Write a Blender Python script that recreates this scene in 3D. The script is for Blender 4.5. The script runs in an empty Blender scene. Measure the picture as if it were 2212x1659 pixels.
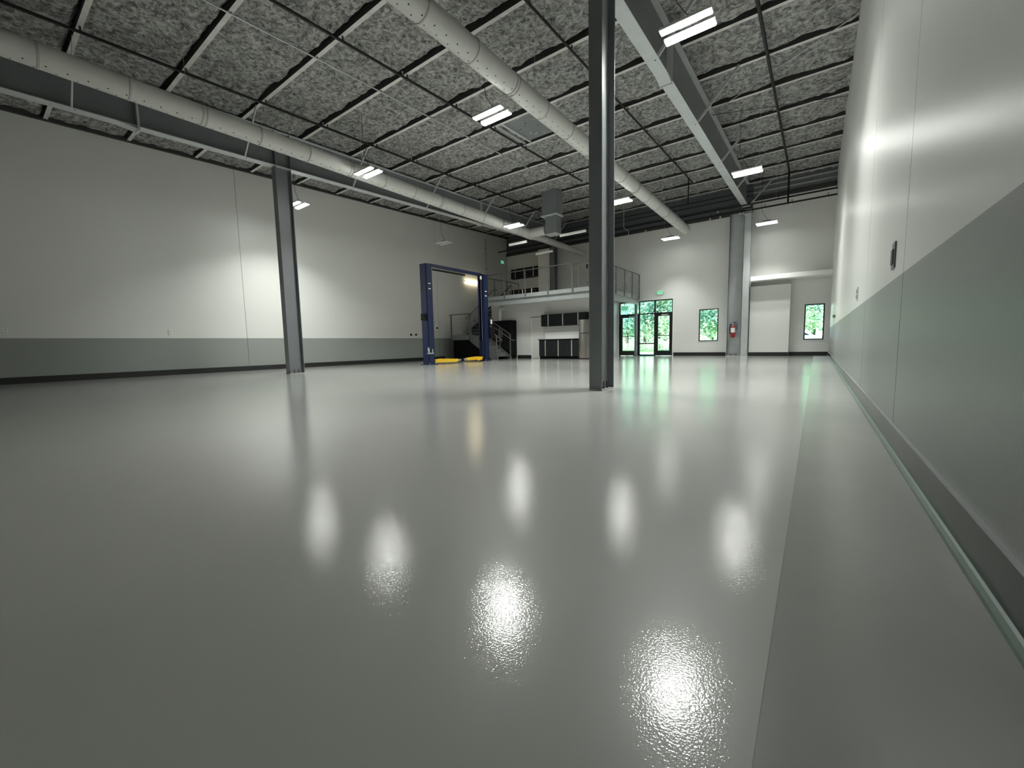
import bpy, bmesh, math, random
from mathutils import Vector, Matrix, noise

S = bpy.context.scene
COL = S.collection
rnd = random.Random(7)

# ------------------------------------------------------------------ camera
H = 0.73
F_PX, YAW, PIT, ROL = 882.86, math.radians(36.582), math.radians(-5.537), math.radians(-1.174)
fw = Vector((-math.sin(YAW) * math.cos(PIT), math.cos(YAW) * math.cos(PIT), math.sin(PIT)))
rt = Vector((math.cos(YAW), math.sin(YAW), 0))
up = rt.cross(fw)
r_ = rt * math.cos(ROL) + up * math.sin(ROL)
u_ = -rt * math.sin(ROL) + up * math.cos(ROL)
cd = bpy.data.cameras.new('camera')
cam = bpy.data.objects.new('camera', cd)
COL.objects.link(cam)
cam.matrix_world = Matrix(((r_.x, u_.x, -fw.x, 0), (r_.y, u_.y, -fw.y, 0), (r_.z, u_.z, -fw.z, H), (0, 0, 0, 1)))
cd.sensor_fit = 'HORIZONTAL'
cd.sensor_width = 36.0
cd.lens = F_PX * 36.0 / 2212.0
cd.clip_start, cd.clip_end = 0.02, 400
S.camera = cam

# ------------------------------------------------------------------ light and exposure
S.view_settings.view_transform = 'Standard'
S.view_settings.look = 'None'
S.view_settings.gamma = 1.0
S.view_settings.use_curve_mapping = False
S.view_settings.exposure = 0.0
LED = 66.0          # emission of the lit high bay lenses
LAMP_W = 74.0         # each bar's beam
LAMP_SPREAD = math.radians(122)
LED_COL = (0.965, 1.0, 0.945)

W = bpy.data.worlds.new('sky')
S.world = W
W.use_nodes = True
nt = W.node_tree
nt.nodes.clear()
sky = nt.nodes.new('ShaderNodeTexSky')
sky.sky_type = 'NISHITA'
sky.sun_disc = False
sky.sun_elevation = math.radians(52)
sky.sun_rotation = math.radians(200)
bg = nt.nodes.new('ShaderNodeBackground')
bg.inputs[1].default_value = 1.25
wo = nt.nodes.new('ShaderNodeOutputWorld')
nt.links.new(sky.outputs[0], bg.inputs[0])
nt.links.new(bg.outputs[0], wo.inputs[0])
sd = bpy.data.lights.new('sun', 'SUN')
sd.energy = 15.0
sd.angle = math.radians(0.6)
sd.color = (1.0, 0.96, 0.88)
so = bpy.data.objects.new('sun', sd)
COL.objects.link(so)
so.rotation_euler = (math.radians(38), 0, math.radians(-25))   # from behind the building, over the roof


# ------------------------------------------------------------------ materials
def mat(name, col, rough=0.5, metal=0.0, spec=0.5, emit=None, estr=0.0, noise_amt=0.0, noise_scale=4.0,
        bump=0.0, bump_scale=60.0, bump_dist=0.01, bump_detail=2.0, alpha=None):
    m = bpy.data.materials.new(name)
    m.use_nodes = True
    n = m.node_tree.nodes
    l = m.node_tree.links
    b = n['Principled BSDF']
    b.inputs['Base Color'].default_value = (*col, 1)
    b.inputs['Roughness'].default_value = rough
    b.inputs['Metallic'].default_value = metal
    b.inputs['Specular IOR Level'].default_value = spec
    if emit:
        b.inputs['Emission Color'].default_value = (*emit, 1)
        b.inputs['Emission Strength'].default_value = estr
    if noise_amt or bump:
        g = n.new('ShaderNodeNewGeometry')
    if noise_amt:
        t = n.new('ShaderNodeTexNoise')
        t.inputs['Scale'].default_value = noise_scale
        t.inputs['Detail'].default_value = 4
        l.new(g.outputs['Position'], t.inputs['Vector'])
        r = n.new('ShaderNodeMapRange')
        r.inputs['From Min'].default_value, r.inputs['From Max'].default_value = 0.25, 0.75
        r.inputs['To Min'].default_value, r.inputs['To Max'].default_value = 1 - noise_amt, 1 + noise_amt
        l.new(t.outputs['Fac'], r.inputs['Value'])
        x = n.new('ShaderNodeMix')
        x.data_type = 'RGBA'
        x.blend_type = 'MULTIPLY'
        x.inputs['Factor'].default_value = 1
        x.inputs[6].default_value = (*col, 1)
        l.new(r.outputs[0], x.inputs[7])
        l.new(x.outputs[2], b.inputs['Base Color'])
    if bump:
        t2 = n.new('ShaderNodeTexNoise')
        t2.inputs['Scale'].default_value = bump_scale
        t2.inputs['Detail'].default_value = bump_detail
        l.new(g.outputs['Position'], t2.inputs['Vector'])
        bp = n.new('ShaderNodeBump')
        bp.inputs['Strength'].default_value = bump
        bp.inputs['Distance'].default_value = bump_dist
        l.new(t2.outputs['Fac'], bp.inputs['Height'])
        l.new(bp.outputs[0], b.inputs['Normal'])
    return m


def two_tone(name, upper, lower, z, rough_u, rough_l):
    """wall paint: a dark dado below a painted line at height z"""
    m = mat(name, upper, rough_u, spec=0.5, bump=0.12, bump_scale=90, bump_dist=0.004)
    n = m.node_tree.nodes
    l = m.node_tree.links
    b = n['Principled BSDF']
    g = n.new('ShaderNodeNewGeometry')
    s = n.new('ShaderNodeSeparateXYZ')
    l.new(g.outputs['Position'], s.inputs[0])
    c = n.new('ShaderNodeMath')
    c.operation = 'GREATER_THAN'
    c.inputs[1].default_value = z
    l.new(s.outputs[2], c.inputs[0])
    x = n.new('ShaderNodeMix')
    x.data_type = 'RGBA'
    x.inputs[6].default_value = (*lower, 1)
    x.inputs[7].default_value = (*upper, 1)
    l.new(c.outputs[0], x.inputs['Factor'])
    l.new(x.outputs[2], b.inputs['Base Color'])
    y = n.new('ShaderNodeMix')
    y.inputs[2].default_value = rough_l
    y.inputs[3].default_value = rough_u
    l.new(c.outputs[0], y.inputs[0])
    l.new(y.outputs[0], b.inputs['Roughness'])
    return m


WAINS = 1.134
WALL = (0.68, 0.68, 0.655)
M = {}
M['floor'] = mat('epoxy_floor', (0.49, 0.488, 0.466), 0.36, spec=0.35, noise_amt=0.03, noise_scale=1.3, bump=0.10, bump_scale=180, bump_dist=0.004, bump_detail=1.0)
fb = M['floor'].node_tree.nodes['Principled BSDF']
fb.inputs['Coat Weight'].default_value = 1.0
fb.inputs['Coat Roughness'].default_value = 0.08
_l = fb.inputs['Normal'].links[0]
_src = _l.from_socket
M['floor'].node_tree.links.remove(_l)
M['floor'].node_tree.links.new(_src, fb.inputs['Coat Normal'])
M['floor_border'] = mat('epoxy_border', (0.38, 0.378, 0.36), 0.24, spec=0.5, noise_amt=0.05, noise_scale=1.5)
M['wall'] = mat('wall_paint', WALL, 0.45, bump=0.1, bump_scale=90, bump_dist=0.004)
M['wall2'] = two_tone('two_tone_paint', WALL, (0.265, 0.28, 0.267), WAINS, 0.42, 0.40)
M['white'] = mat('white_paint', (0.85, 0.85, 0.82), 0.5)
M['base'] = mat('black_baseboard', (0.012, 0.013, 0.013), 0.4)
M['base_r'] = mat('charcoal_baseboard', (0.026, 0.03, 0.028), 0.22)
M['cove'] = mat('cove_strip', (0.15, 0.20, 0.18), 0.32)
M['joint'] = mat('joint_sealant', (0.12, 0.12, 0.115), 0.6)
M['steel'] = mat('grey_painted_steel', (0.163, 0.173, 0.183), 0.42, noise_amt=0.06, noise_scale=2)
M['steel_l'] = mat('light_grey_steel', (0.43, 0.45, 0.455), 0.45, noise_amt=0.08, noise_scale=3)
M['mezz'] = mat('mezzanine_grey', (0.27, 0.283, 0.283), 0.45, noise_amt=0.06, noise_scale=3)
M['dark'] = mat('dark_steel', (0.03, 0.032, 0.034), 0.5)
M['web'] = mat('near_black_matte', (0.035, 0.036, 0.036), 0.7)  # near-black tone for purlin webs, eave members and roof deck
M['flange'] = mat('flange_grey', (0.58, 0.57, 0.55), 0.75, noise_amt=0.12, noise_scale=6)  # pale tone for the purlin bottom flanges
M['deck'] = mat('dark_metal_panel', (0.10, 0.11, 0.12), 0.5)
M['duct'] = mat('duct_grey', (0.50, 0.50, 0.475), 0.5, noise_amt=0.03, noise_scale=3)
M['seam'] = mat('duct_seam', (0.36, 0.36, 0.34), 0.5)
M['hole'] = mat('vent_hole', (0.015, 0.015, 0.015), 0.9)
M['black'] = mat('black_pipe', (0.012, 0.012, 0.012), 0.5, spec=0.25)
M['galv'] = mat('galvanised', (0.42, 0.43, 0.43), 0.4, metal=0.4)
M['rail'] = mat('rail_grey', (0.13, 0.135, 0.132), 0.45, metal=0.2)
M['led'] = mat('lit_lens', (0.9, 0.9, 0.85), 0.4, emit=LED_COL, estr=LED)
M['led_dim'] = mat('dimmed_lens', (0.9, 0.9, 0.85), 0.4, emit=LED_COL, estr=LED * 0.35)
M['lens_off'] = mat('unlit_lens', (0.75, 0.75, 0.72), 0.4)
M['housing'] = mat('lamp_housing', (0.55, 0.55, 0.53), 0.45)
M['cord'] = mat('cord', (0.06, 0.06, 0.055), 0.6)
M['blue'] = mat('lift_blue', (0.005, 0.011, 0.052), 0.4)
M['blue_d'] = mat('lift_blue_dark', (0.008, 0.014, 0.05), 0.5)
M['yellow'] = mat('lift_yellow', (0.80, 0.50, 0.02), 0.4)
M['rubber'] = mat('black_rubber', (0.006, 0.006, 0.006), 0.6, spec=0.2)
M['cab'] = mat('cabinet_charcoal', (0.012, 0.0135, 0.015), 0.5, spec=0.25)
M['cab_d'] = mat('cabinet_black', (0.003, 0.003, 0.0035), 0.55, spec=0.15)
M['alu'] = mat('brushed_aluminium', (0.62, 0.62, 0.60), 0.3, metal=0.7)
M['stainless'] = mat('stainless', (0.50, 0.49, 0.47), 0.22, metal=1.0)
M['plate'] = mat('white_plastic', (0.78, 0.78, 0.75), 0.4)
M['frame'] = mat('black_aluminium', (0.008, 0.009, 0.01), 0.35)
M['red'] = mat('extinguisher_red', (0.28, 0.012, 0.014), 0.3)
M['green'] = mat('exit_green', (0.02, 0.35, 0.14), 0.4, emit=(0.05, 0.95, 0.42), estr=0.55)
M['greenface'] = mat('exit_face', (0.35, 0.6, 0.45), 0.4, emit=(0.25, 1.0, 0.6), estr=0.30)
M['bark'] = mat('bark', (0.12, 0.09, 0.07), 0.9, noise_amt=0.2, noise_scale=8)
for k_, c_ in (('leafA', (0.38, 0.54, 0.44)), ('leafB', (0.50, 0.62, 0.42)), ('leafC', (0.26, 0.44, 0.38))):
    m = bpy.data.materials.new(k_.replace('leafA', 'leaf_mid').replace('leafB', 'leaf_light').replace('leafC', 'leaf_dark'))
    m.use_nodes = True
    n, l = m.node_tree.nodes, m.node_tree.links
    n.clear()
    o = n.new('ShaderNodeOutputMaterial')
    d1_ = n.new('ShaderNodeBsdfDiffuse')
    d1_.inputs[0].default_value = (*c_, 1)
    d2_ = n.new('ShaderNodeBsdfTranslucent')
    d2_.inputs[0].default_value = (*[min(1, v * 1.3) for v in c_], 1)
    mx = n.new('ShaderNodeMixShader')
    mx.inputs[0].default_value = 0.45
    l.new(d1_.outputs[0], mx.inputs[1])
    l.new(d2_.outputs[0], mx.inputs[2])
    l.new(mx.outputs[0], o.inputs[0])
    M[k_] = m
M['ground'] = mat('concrete_apron', (0.62, 0.61, 0.57), 0.8, noise_amt=0.08, noise_scale=0.6)
M['lawn'] = mat('grass_ground', (0.20, 0.32, 0.10), 0.9, noise_amt=0.3, noise_scale=1.2)
M['car'] = mat('white_car_paint', (0.8, 0.8, 0.8), 0.2)
M['tint'] = mat('dark_glass', (0.01, 0.012, 0.015), 0.08)

# spray foam: mottled dark grey, pit shade painted into the darkest tone, with cauliflower relief
m = mat('spray_foam', (0.12, 0.118, 0.112), 0.9, bump=0.9, bump_scale=26, bump_dist=0.03, bump_detail=5)
n, l = m.node_tree.nodes, m.node_tree.links
g = n.new('ShaderNodeNewGeometry')
t = n.new('ShaderNodeTexNoise')
t.inputs['Scale'].default_value = 10
t.inputs['Detail'].default_value = 8
t.inputs['Roughness'].default_value = 0.8
t.inputs['Distortion'].default_value = 0.5
r = n.new('ShaderNodeValToRGB')
r.color_ramp.elements[0].position, r.color_ramp.elements[0].color = 0.40, (0.07, 0.07, 0.069, 1)
r.color_ramp.elements[1].position, r.color_ramp.elements[1].color = 0.56, (0.37, 0.37, 0.355, 1)
l.new(g.outputs['Position'], t.inputs['Vector'])
l.new(t.outputs['Fac'], r.inputs[0])
t3 = n.new('ShaderNodeTexNoise')
t3.inputs['Scale'].default_value = 4.2
t3.inputs['Detail'].default_value = 5
t3.inputs['Distortion'].default_value = 1.5
l.new(g.outputs['Position'], t3.inputs['Vector'])
r3 = n.new('ShaderNodeMapRange')
r3.inputs['From Min'].default_value, r3.inputs['From Max'].default_value = 0.36, 0.58
r3.inputs['To Min'].default_value, r3.inputs['To Max'].default_value = 0.66, 1.12
l.new(t3.outputs['Fac'], r3.inputs['Value'])
x3 = n.new('ShaderNodeMix')
x3.data_type = 'RGBA'
x3.blend_type = 'MULTIPLY'
x3.inputs['Factor'].default_value = 1
l.new(r.outputs[0], x3.inputs[6])
l.new(r3.outputs[0], x3.inputs[7])
l.new(x3.outputs[2], n['Principled BSDF'].inputs['Base Color'])
M['foam'] = m

# thin architectural glass
m = bpy.data.materials.new('window_glass')
m.use_nodes = True
n, l = m.node_tree.nodes, m.node_tree.links
n.clear()
o = n.new('ShaderNodeOutputMaterial')
tr = n.new('ShaderNodeBsdfTransparent')
tr.inputs[0].default_value = (0.86, 0.97, 0.95, 1)
gl = n.new('ShaderNodeBsdfGlossy')
gl.inputs['Roughness'].default_value = 0.02
fr = n.new('ShaderNodeFresnel')
fr.inputs[0].default_value = 1.45
mx = n.new('ShaderNodeMixShader')
l.new(fr.outputs[0], mx.inputs[0])
l.new(tr.outputs[0], mx.inputs[1])
l.new(gl.outputs[0], mx.inputs[2])
l.new(mx.outputs[0], o.inputs[0])
M['glass'] = m


# ------------------------------------------------------------------ mesh helpers
def world_loc(o):
    v = Vector((0, 0, 0))
    while o:
        v += Vector(o.location)
        o = o.parent
    return v


class MB:
    def __init__(s):
        s.v, s.f, s.sm = [], [], []

    def add(s, vs, fs, smooth=False):
        k = len(s.v)
        s.v += [tuple(p) for p in vs]
        for q in fs:
            s.f.append(tuple(k + i for i in q))
            s.sm.append(smooth)
        return s

    def box(s, x0, x1, y0, y1, z0, z1):
        return s.hexa([(x0, y0, z0), (x1, y0, z0), (x1, y1, z0), (x0, y1, z0), (x0, y0, z1), (x1, y0, z1), (x1, y1, z1), (x0, y1, z1)])

    def hexa(s, p):
        return s.add(p, [(0, 3, 2, 1), (4, 5, 6, 7), (0, 1, 5, 4), (1, 2, 6, 5), (2, 3, 7, 6), (3, 0, 4, 7)])

    def prism(s, pts, axis, a, b):
        """pts: 2D outline (other two axes in order), extruded along axis from a to b"""
        def P(u, v, w):
            return {'x': (w, u, v), 'y': (u, w, v), 'z': (u, v, w)}[axis]
        k = len(pts)
        vs = [P(u, v, a) for u, v in pts] + [P(u, v, b) for u, v in pts]
        fs = [tuple(range(k)), tuple(range(2 * k - 1, k - 1, -1))] + [(i, i + k, (i + 1) % k + k, (i + 1) % k) for i in range(k)]
        return s.add(vs, fs)

    def bar(s, p, q, w, h, upv=(0, 0, 1)):
        p, q = Vector(p), Vector(q)
        d = (q - p).normalized()
        u = Vector(upv)
        if abs(d.dot(u)) > 0.98:
            u = Vector((1, 0, 0))
        a = d.cross(u).normalized() * (w / 2)
        b = a.cross(d).normalized() * (h / 2)
        return s.hexa([p - a - b, p + a - b, q + a - b, q - a - b, p - a + b, p + a + b, q + a + b, q - a + b])

    def tube(s, pts, r, n=10, caps=True, r2=None):
        pts = [Vector(p) for p in pts]
        rings = []
        pu = None
        for i, p in enumerate(pts):
            if i == 0:
                d = pts[1] - p
            elif i == len(pts) - 1:
                d = p - pts[i - 1]
            else:
                d = (pts[i + 1] - p).normalized() + (p - pts[i - 1]).normalized()
            d.normalize()
            if pu is None:
                u = Vector((0, 0, 1)) if abs(d.z) < 0.9 else Vector((1, 0, 0))
            else:
                u = pu
            a = d.cross(u).normalized()
            b = a.cross(d).normalized()
            pu = b
            rr = r if r2 is None else r + (r2 - r) * i / (len(pts) - 1)
            rings.append([p + a * (rr * math.cos(2 * math.pi * k / n)) + b * (rr * math.sin(2 * math.pi * k / n)) for k in range(n)])
        vs = [v for R in rings for v in R]
        fs = [(i * n + k, i * n + (k + 1) % n, (i + 1) * n + (k + 1) % n, (i + 1) * n + k) for i in range(len(pts) - 1) for k in range(n)]
        s.add(vs, fs, True)
        if caps:
            s.add(rings[0], [tuple(range(n - 1, -1, -1))])
            s.add(rings[-1], [tuple(range(n))])
        return s

    def lathe(s, cx, cy, prof, n=16):
        """prof: list of (r, z) turned about a vertical axis"""
        vs = [(cx + r * math.cos(2 * math.pi * k / n), cy + r * math.sin(2 * math.pi * k / n), z) for r, z in prof for k in range(n)]
        fs = [(i * n + k, i * n + (k + 1) % n, (i + 1) * n + (k + 1) % n, (i + 1) * n + k) for i in range(len(prof) - 1) for k in range(n)]
        s.add(vs, fs, True)
        s.add(vs[:n], [tuple(range(n - 1, -1, -1))])
        s.add(vs[-n:], [tuple(range(n))])
        return s

    def build(s, name, m, parent=None, loc=None, bevel=0.0, kind=None):
        base = Vector(loc) if loc is not None else Vector((0, 0, 0))
        if parent is not None and loc is None:
            base = world_loc(parent)
        me = bpy.data.meshes.new(name)
        me.from_pydata([tuple(Vector(p) - base) for p in s.v], [], s.f)
        for p, q in zip(me.polygons, s.sm):
            p.use_smooth = q
        me.materials.append(m)
        me.update()
        if bevel:
            bm = bmesh.new()
            bm.from_mesh(me)
            bmesh.ops.recalc_face_normals(bm, faces=bm.faces)
            bmesh.ops.bevel(bm, geom=list(bm.edges), offset=bevel, segments=1, affect='EDGES', clamp_overlap=True)
            bm.to_mesh(me)
            bm.free()
        else:
            bm = bmesh.new()
            bm.from_mesh(me)
            bmesh.ops.recalc_face_normals(bm, faces=bm.faces)
            bm.to_mesh(me)
            bm.free()
        o = bpy.data.objects.new(name, me)
        COL.objects.link(o)
        if parent is not None:
            o.parent = parent
        else:
            o.location = base
        if kind:
            o['kind'] = kind
        return o


def tag(o, label, cat, group=None):
    o['label'] = label
    o['category'] = cat
    o['kind'] = 'thing'
    if group:
        o['group'] = group
    return o


def thing(name, label, cat, loc, group=None):
    o = bpy.data.objects.new(name, None)
    o.empty_display_size = 0.1
    COL.objects.link(o)
    o.location = loc
    return tag(o, label, cat, group)


def struct(name, loc=(0, 0, 0)):
    o = bpy.data.objects.new(name, None)
    COL.objects.link(o)
    o.location = loc
    o['kind'] = 'structure'
    return o


def dup(root, loc, label, group=None):
    r = root.copy()
    COL.objects.link(r)
    r.location = loc
    r['label'] = label
    if group:
        r['group'] = group
    for ch in list(root.children):
        c = ch.copy()
        COL.objects.link(c)
        c.parent = r
        for gch in list(ch.children):
            d = gch.copy()
            COL.objects.link(d)
            d.parent = c
    return r


def piece(o, parent):
    o.parent = parent
    return o


# ------------------------------------------------------------------ setting
XL, XR, YB, YF = -16.0, 0.43, 21.3, -3.4


def roof(y):
    return 6.577 + 0.0383 * y     # underside of the purlins


# floor: textured grey coat with a smoother, darker border along the right wall
fl = MB().box(XL - 0.2, -0.058, YF - 0.2, YB + 0.2, -0.15, 0).build('floor', M['floor'])
fl['kind'] = 'structure'
MB().box(-0.058, XR + 0.2, YF - 0.2, YB + 0.2, -0.15, -0.0012).build('floor_border', M['floor_border'], fl)


def side_wall(name, xin, xout, joints, top, material, fin):
    w = struct(name, (xin, YF, 0))
    ys = [YF] + joints + [YB + 0.2]
    for a, b in zip(ys[:-1], ys[1:]):
        a2, b2 = a + (0.006 if a != YF else 0), b - 0.006
        MB().hexa([(xin, a2, 0), (xout, a2, 0), (xout, b2, 0), (xin, b2, 0), (xin, a2, top(a2)), (xout, a2, top(a2)), (xout, b2, top(b2)), (xin, b2, top(b2))]).build('wall_panel', material, w)
    s = 1 if xout > xin else -1
    for j in joints:
        MB().box(min(xin + s * 0.012, xin + s * 0.1), max(xin + s * 0.012, xin + s * 0.1), j - 0.008, j + 0.008, 0, top(j)).build('joint_filler', M['joint'], w)
    return w


wl = side_wall('wall_left', XL, XL - 0.2, [-1.9, 6.07, 15.2], lambda y: roof(y) - 0.03, M['wall2'], 0)
M['wall2r'] = two_tone('two_tone_satin', WALL, (0.265, 0.28, 0.267), WAINS, 0.33, 0.36)
wr = side_wall('wall_right', XR, XR + 0.2, [-1.5, 3.62, 6.1, 12.4], lambda y: roof(y) + 0.3, M['wall2r'], 0)
MB().hexa([(XL - 0.2, YF, roof(YF) - 0.03), (XL + 0.10, YF, roof(YF) - 0.03), (XL + 0.10, YB, roof(YB) - 0.03), (XL - 0.2, YB, roof(YB) - 0.03),
           (XL - 0.2, YF, roof(YF) + 0.12), (XL + 0.10, YF, roof(YF) + 0.10), (XL + 0.10, YB, roof(YB) + 0.10), (XL - 0.2, YB, roof(YB) + 0.12)]).build('roof_angle', M['web'], wl)
MB().hexa([(XL - 0.2, YF, roof(YF) + 0.12), (XL - 0.02, YF, roof(YF) + 0.12), (XL - 0.02, YB, roof(YB) + 0.12), (XL - 0.2, YB, roof(YB) + 0.12),
           (XL - 0.2, YF, roof(YF) + 0.3), (XL - 0.02, YF, roof(YF) + 0.3), (XL - 0.02, YB, roof(YB) + 0.3), (XL - 0.2, YB, roof(YB) + 0.3)]).build('eave_panel', M['deck'], wl)

wf = MB().box(XL - 0.2, XR + 0.2, YF - 0.2, YF, 0, 7.0).build('wall_front', M['wall'])
wf['kind'] = 'structure'


def holed_wall(x0, x1, z0, z1, y0, y1, holes):
    xs = sorted({x0, x1} | {h[0] for h in holes} | {h[1] for h in holes})
    zs = sorted({z0, z1} | {h[2] for h in holes} | {h[3] for h in holes})
    b = MB()
    for i in range(len(xs) - 1):
        for j in range(len(zs) - 1):
            cx, cz = (xs[i] + xs[i + 1]) / 2, (zs[j] + zs[j + 1]) / 2
            if any(h[0] < cx < h[1] and h[2] < cz < h[3] for h in holes):
                continue
            b.box(xs[i], xs[i + 1], y0, y1, zs[j], zs[j + 1])
    return b


SF = (-8.55, -5.77, 0.0, 2.83)
W1 = (-4.55, -3.70, 0.69, 2.21)
W2 = (-0.43, 0.25, 0.67, 2.15)
wb = holed_wall(XL - 0.2, XR + 0.2, 0, 6.27, YB, YB + 0.2, [SF, W1, W2]).build('wall_back', M['wall'])
wb['kind'] = 'structure'
MB().box(-2.45, XR, YB, YB + 0.2, 6.27, 6.73).build('upper_wall', M['wall'], wb)
for x0, x1, z0, lb in ((XL, -2.45, 6.27, 0), (-2.45, XR, 6.73, 1)):
    MB().box(x0, x1, YB - 0.08, YB + 0.2, z0, z0 + 0.16).build('eave_channel', M['web'], wb)
    MB().box(x0, x1, YB, YB + 0.2, z0 + 0.16, 7.75).build('metal_panel', M['deck'] if not lb else M['steel'], wb)
    for zz in ((z0 + 0.42, z0 + 0.70, z0 + 0.9) if not lb else (z0 + 0.33, z0 + 0.55)):
        MB().box(x0, x1, YB - 0.035, YB + 0.01, zz, zz + 0.05).build('panel_rib', M['dark'] if not lb else M['steel_l'], wb)

# baseboards
BH = 0.165
b = MB().box(XL, XL + 0.014, YF, 15.55, 0, BH).build('baseboard_left', M['base'])
b['kind'] = 'structure'
b = MB().box(XR - 0.014, XR, YF, YB - 0.02, 0.012, BH).build('baseboard_right', M['base_r'], bevel=0.003)
b['kind'] = 'structure'
MB().prism([(XR - 0.014, 0.0), (XR - 0.034, 0.0), (XR - 0.032, 0.012), (XR - 0.022, 0.022), (XR - 0.014, 0.026)], 'y', YF, YB - 0.03).build('cove_strip', M['cove'], b)
MB().box(XR - 0.017, XR, YF, YB - 0.03, BH, BH + 0.003).build('top_bead', M['galv'], b)
bb = struct('baseboard_back', (0, YB, 0))
for x0, x1 in ((SF[1] + 0.06, -3.36), (-0.92, XR - 0.02)):
    MB().box(x0, x1, YB - 0.014, YB, 0, BH).build('baseboard_run', M['base'], bb)

# alcove in the right rear corner: boxed beam and a short return wall
pw = MB().box(-2.40, -0.92, 20.95, YB, 0, 3.03).build('wall_return', M['wall'], bevel=0.006)
pw['kind'] = 'structure'
MB().box(-2.40, -0.92, 20.936, 20.95, 0, BH).build('baseboard_run', M['base'], pw)
tb = MB().box(-2.38, XR, 20.62, YB, 3.235, 3.42).build('trim_1', M['white'], bevel=0.006)
tb['kind'] = 'structure'

# ------------------------------------------------------------------ ceiling: roof deck, purlins, foam between them
ce = MB().hexa([(XL - 0.2, YF - 0.2, roof(YF - 0.2) + 0.3), (XR + 0.2, YF - 0.2, roof(YF - 0.2) + 0.3), (XR + 0.2, YB + 0.2, roof(YB + 0.2) + 0.3), (XL - 0.2, YB + 0.2, roof(YB + 0.2) + 0.3),
                (XL - 0.2, YF - 0.2, roof(YF - 0.2) + 0.38), (XR + 0.2, YF - 0.2, roof(YF - 0.2) + 0.38), (XR + 0.2, YB + 0.2, roof(YB + 0.2) + 0.38), (XL - 0.2, YB + 0.2, roof(YB + 0.2) + 0.38)]).build('ceiling', M['web'])
ce['kind'] = 'structure'
PY = [3.394 + 1.5768 * k for k in range(-4, 12)]
for y in PY:
    z = roof(y)
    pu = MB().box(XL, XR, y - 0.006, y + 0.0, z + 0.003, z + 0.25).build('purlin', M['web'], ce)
    f = MB()
    f.box(XL, XR, y - 0.006, y + 0.075, z, z + 0.003)
    f.box(XL, XR, y + 0.072, y + 0.075, z + 0.003, z + 0.024)
    fo = f.build('flange', M['flange'])
    piece(fo, pu)
ys = [YF] + PY + [YB]
for i in range(len(ys) - 1):
    a, bnd = ys[i] + 0.004, ys[i + 1] - 0.01
    if bnd - a < 0.2:
        continue
    ny = max(3, int((bnd - a) / 0.045))
    nx = 380
    vs, fs = [], []
    for jy in range(ny + 1):
        ty = jy / ny
        y = a + (bnd - a) * ty
        for jx in range(nx + 1):
            x = XL + (XR - XL) * jx / nx
            p = Vector((x, y, i * 3.1))
            h = noise.fractal(p * 1.1, 1.0, 2.0, 3) * 0.02 + noise.fractal(p * 4.2, 0.9, 2.0, 4) * 0.04
            d = (1 - ty) * (bnd - a)
            lipw = 0.13 + 0.22 * noise.noise(Vector((x * 1.7, i * 7.7, 0)))
            e = max(0.0, 1 - d / max(0.03, lipw))
            vs.append((x, y, roof(y) + 0.055 - h + 0.11 * e * e))
    for jy in range(ny):
        for jx in range(nx):
            k = jy * (nx + 1) + jx
            fs.append((k, k + nx + 1, k + nx + 2, k + 1))
    fm = MB()
    fm.add(vs, fs, True)
    me = bpy.data.meshes.new('foam_panel')
    me.from_pydata(vs, [], fs)
    me.shade_smooth()
    me.materials.append(M['foam'])
    o = bpy.data.objects.new('foam_panel', me)
    COL.objects.link(o)
    o.parent = ce

# small framed curb between two purlins in the middle of the roof
cb = thing('roof_curb', 'square framed roof curb between two roof purlins beyond the middle hanging light', 'roof curb', (-7.0, 10.5, roof(10.5)))
for x in (-7.62, -7.42, -6.45):
    MB().bar((x, 9.78, roof(9.78) + 0.02), (x, 11.22, roof(11.22) + 0.02), 0.06, 0.05).build('curb_rail', M['steel_l'], cb)
MB().hexa([(-7.42, 9.79, roof(9.79) + 0.045), (-6.45, 9.79, roof(9.79) + 0.045), (-6.45, 11.2, roof(11.2) + 0.045), (-7.42, 11.2, roof(11.2) + 0.045),
           (-7.42, 9.79, roof(9.79) + 0.06), (-6.45, 9.79, roof(9.79) + 0.06), (-6.45, 11.2, roof(11.2) + 0.06), (-7.42, 11.2, roof(11.2) + 0.06)]).build('curb_lid', M['steel'], cb)


# ------------------------------------------------------------------ steel frame
def beam_z(y):
    return 5.60 + 0.0383 * y


def i_column(label, x, y0, y1, w, ztop, z0=0.0):
    c = thing('steel_column', label, 'column', (x, (y0 + y1) / 2, z0))
    MB().box(x - w / 2, x + w / 2, y0, y0 + 0.018, z0 + 0.02, ztop).build('front_flange', M['steel'], c, bevel=0.002)
    MB().box(x - w / 2, x + w / 2, y1 - 0.018, y1, z0 + 0.02, ztop).build('back_flange', M['steel'], c, bevel=0.002)
    MB().box(x - 0.006, x + 0.006, y0 + 0.018, y1 - 0.018, z0 + 0.02, ztop).build('web', M['steel'], c)
    MB().box(x - w / 2 - 0.005, x + w / 2 + 0.005, y0 - 0.005, y1 + 0.005, z0 + 0.0005, z0 + 0.02).build('base_plate', M['galv'], c)
    for sx in (-1, 1):
        for fy in (0.36, 0.64):
            yy = y0 + (y1 - y0) * fy
            bm_ = MB().tube([(x + sx * 0.06, yy, z0 + 0.02), (x + sx * 0.06, yy, z0 + 0.13)], 0.011, 8)
            bm_.tube([(x + sx * 0.06, yy, z0 + 0.02), (x + sx * 0.06, yy, z0 + 0.045)], 0.02, 6)
            bm_.build('anchor_bolt', M['dark'], c)
    return c


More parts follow.
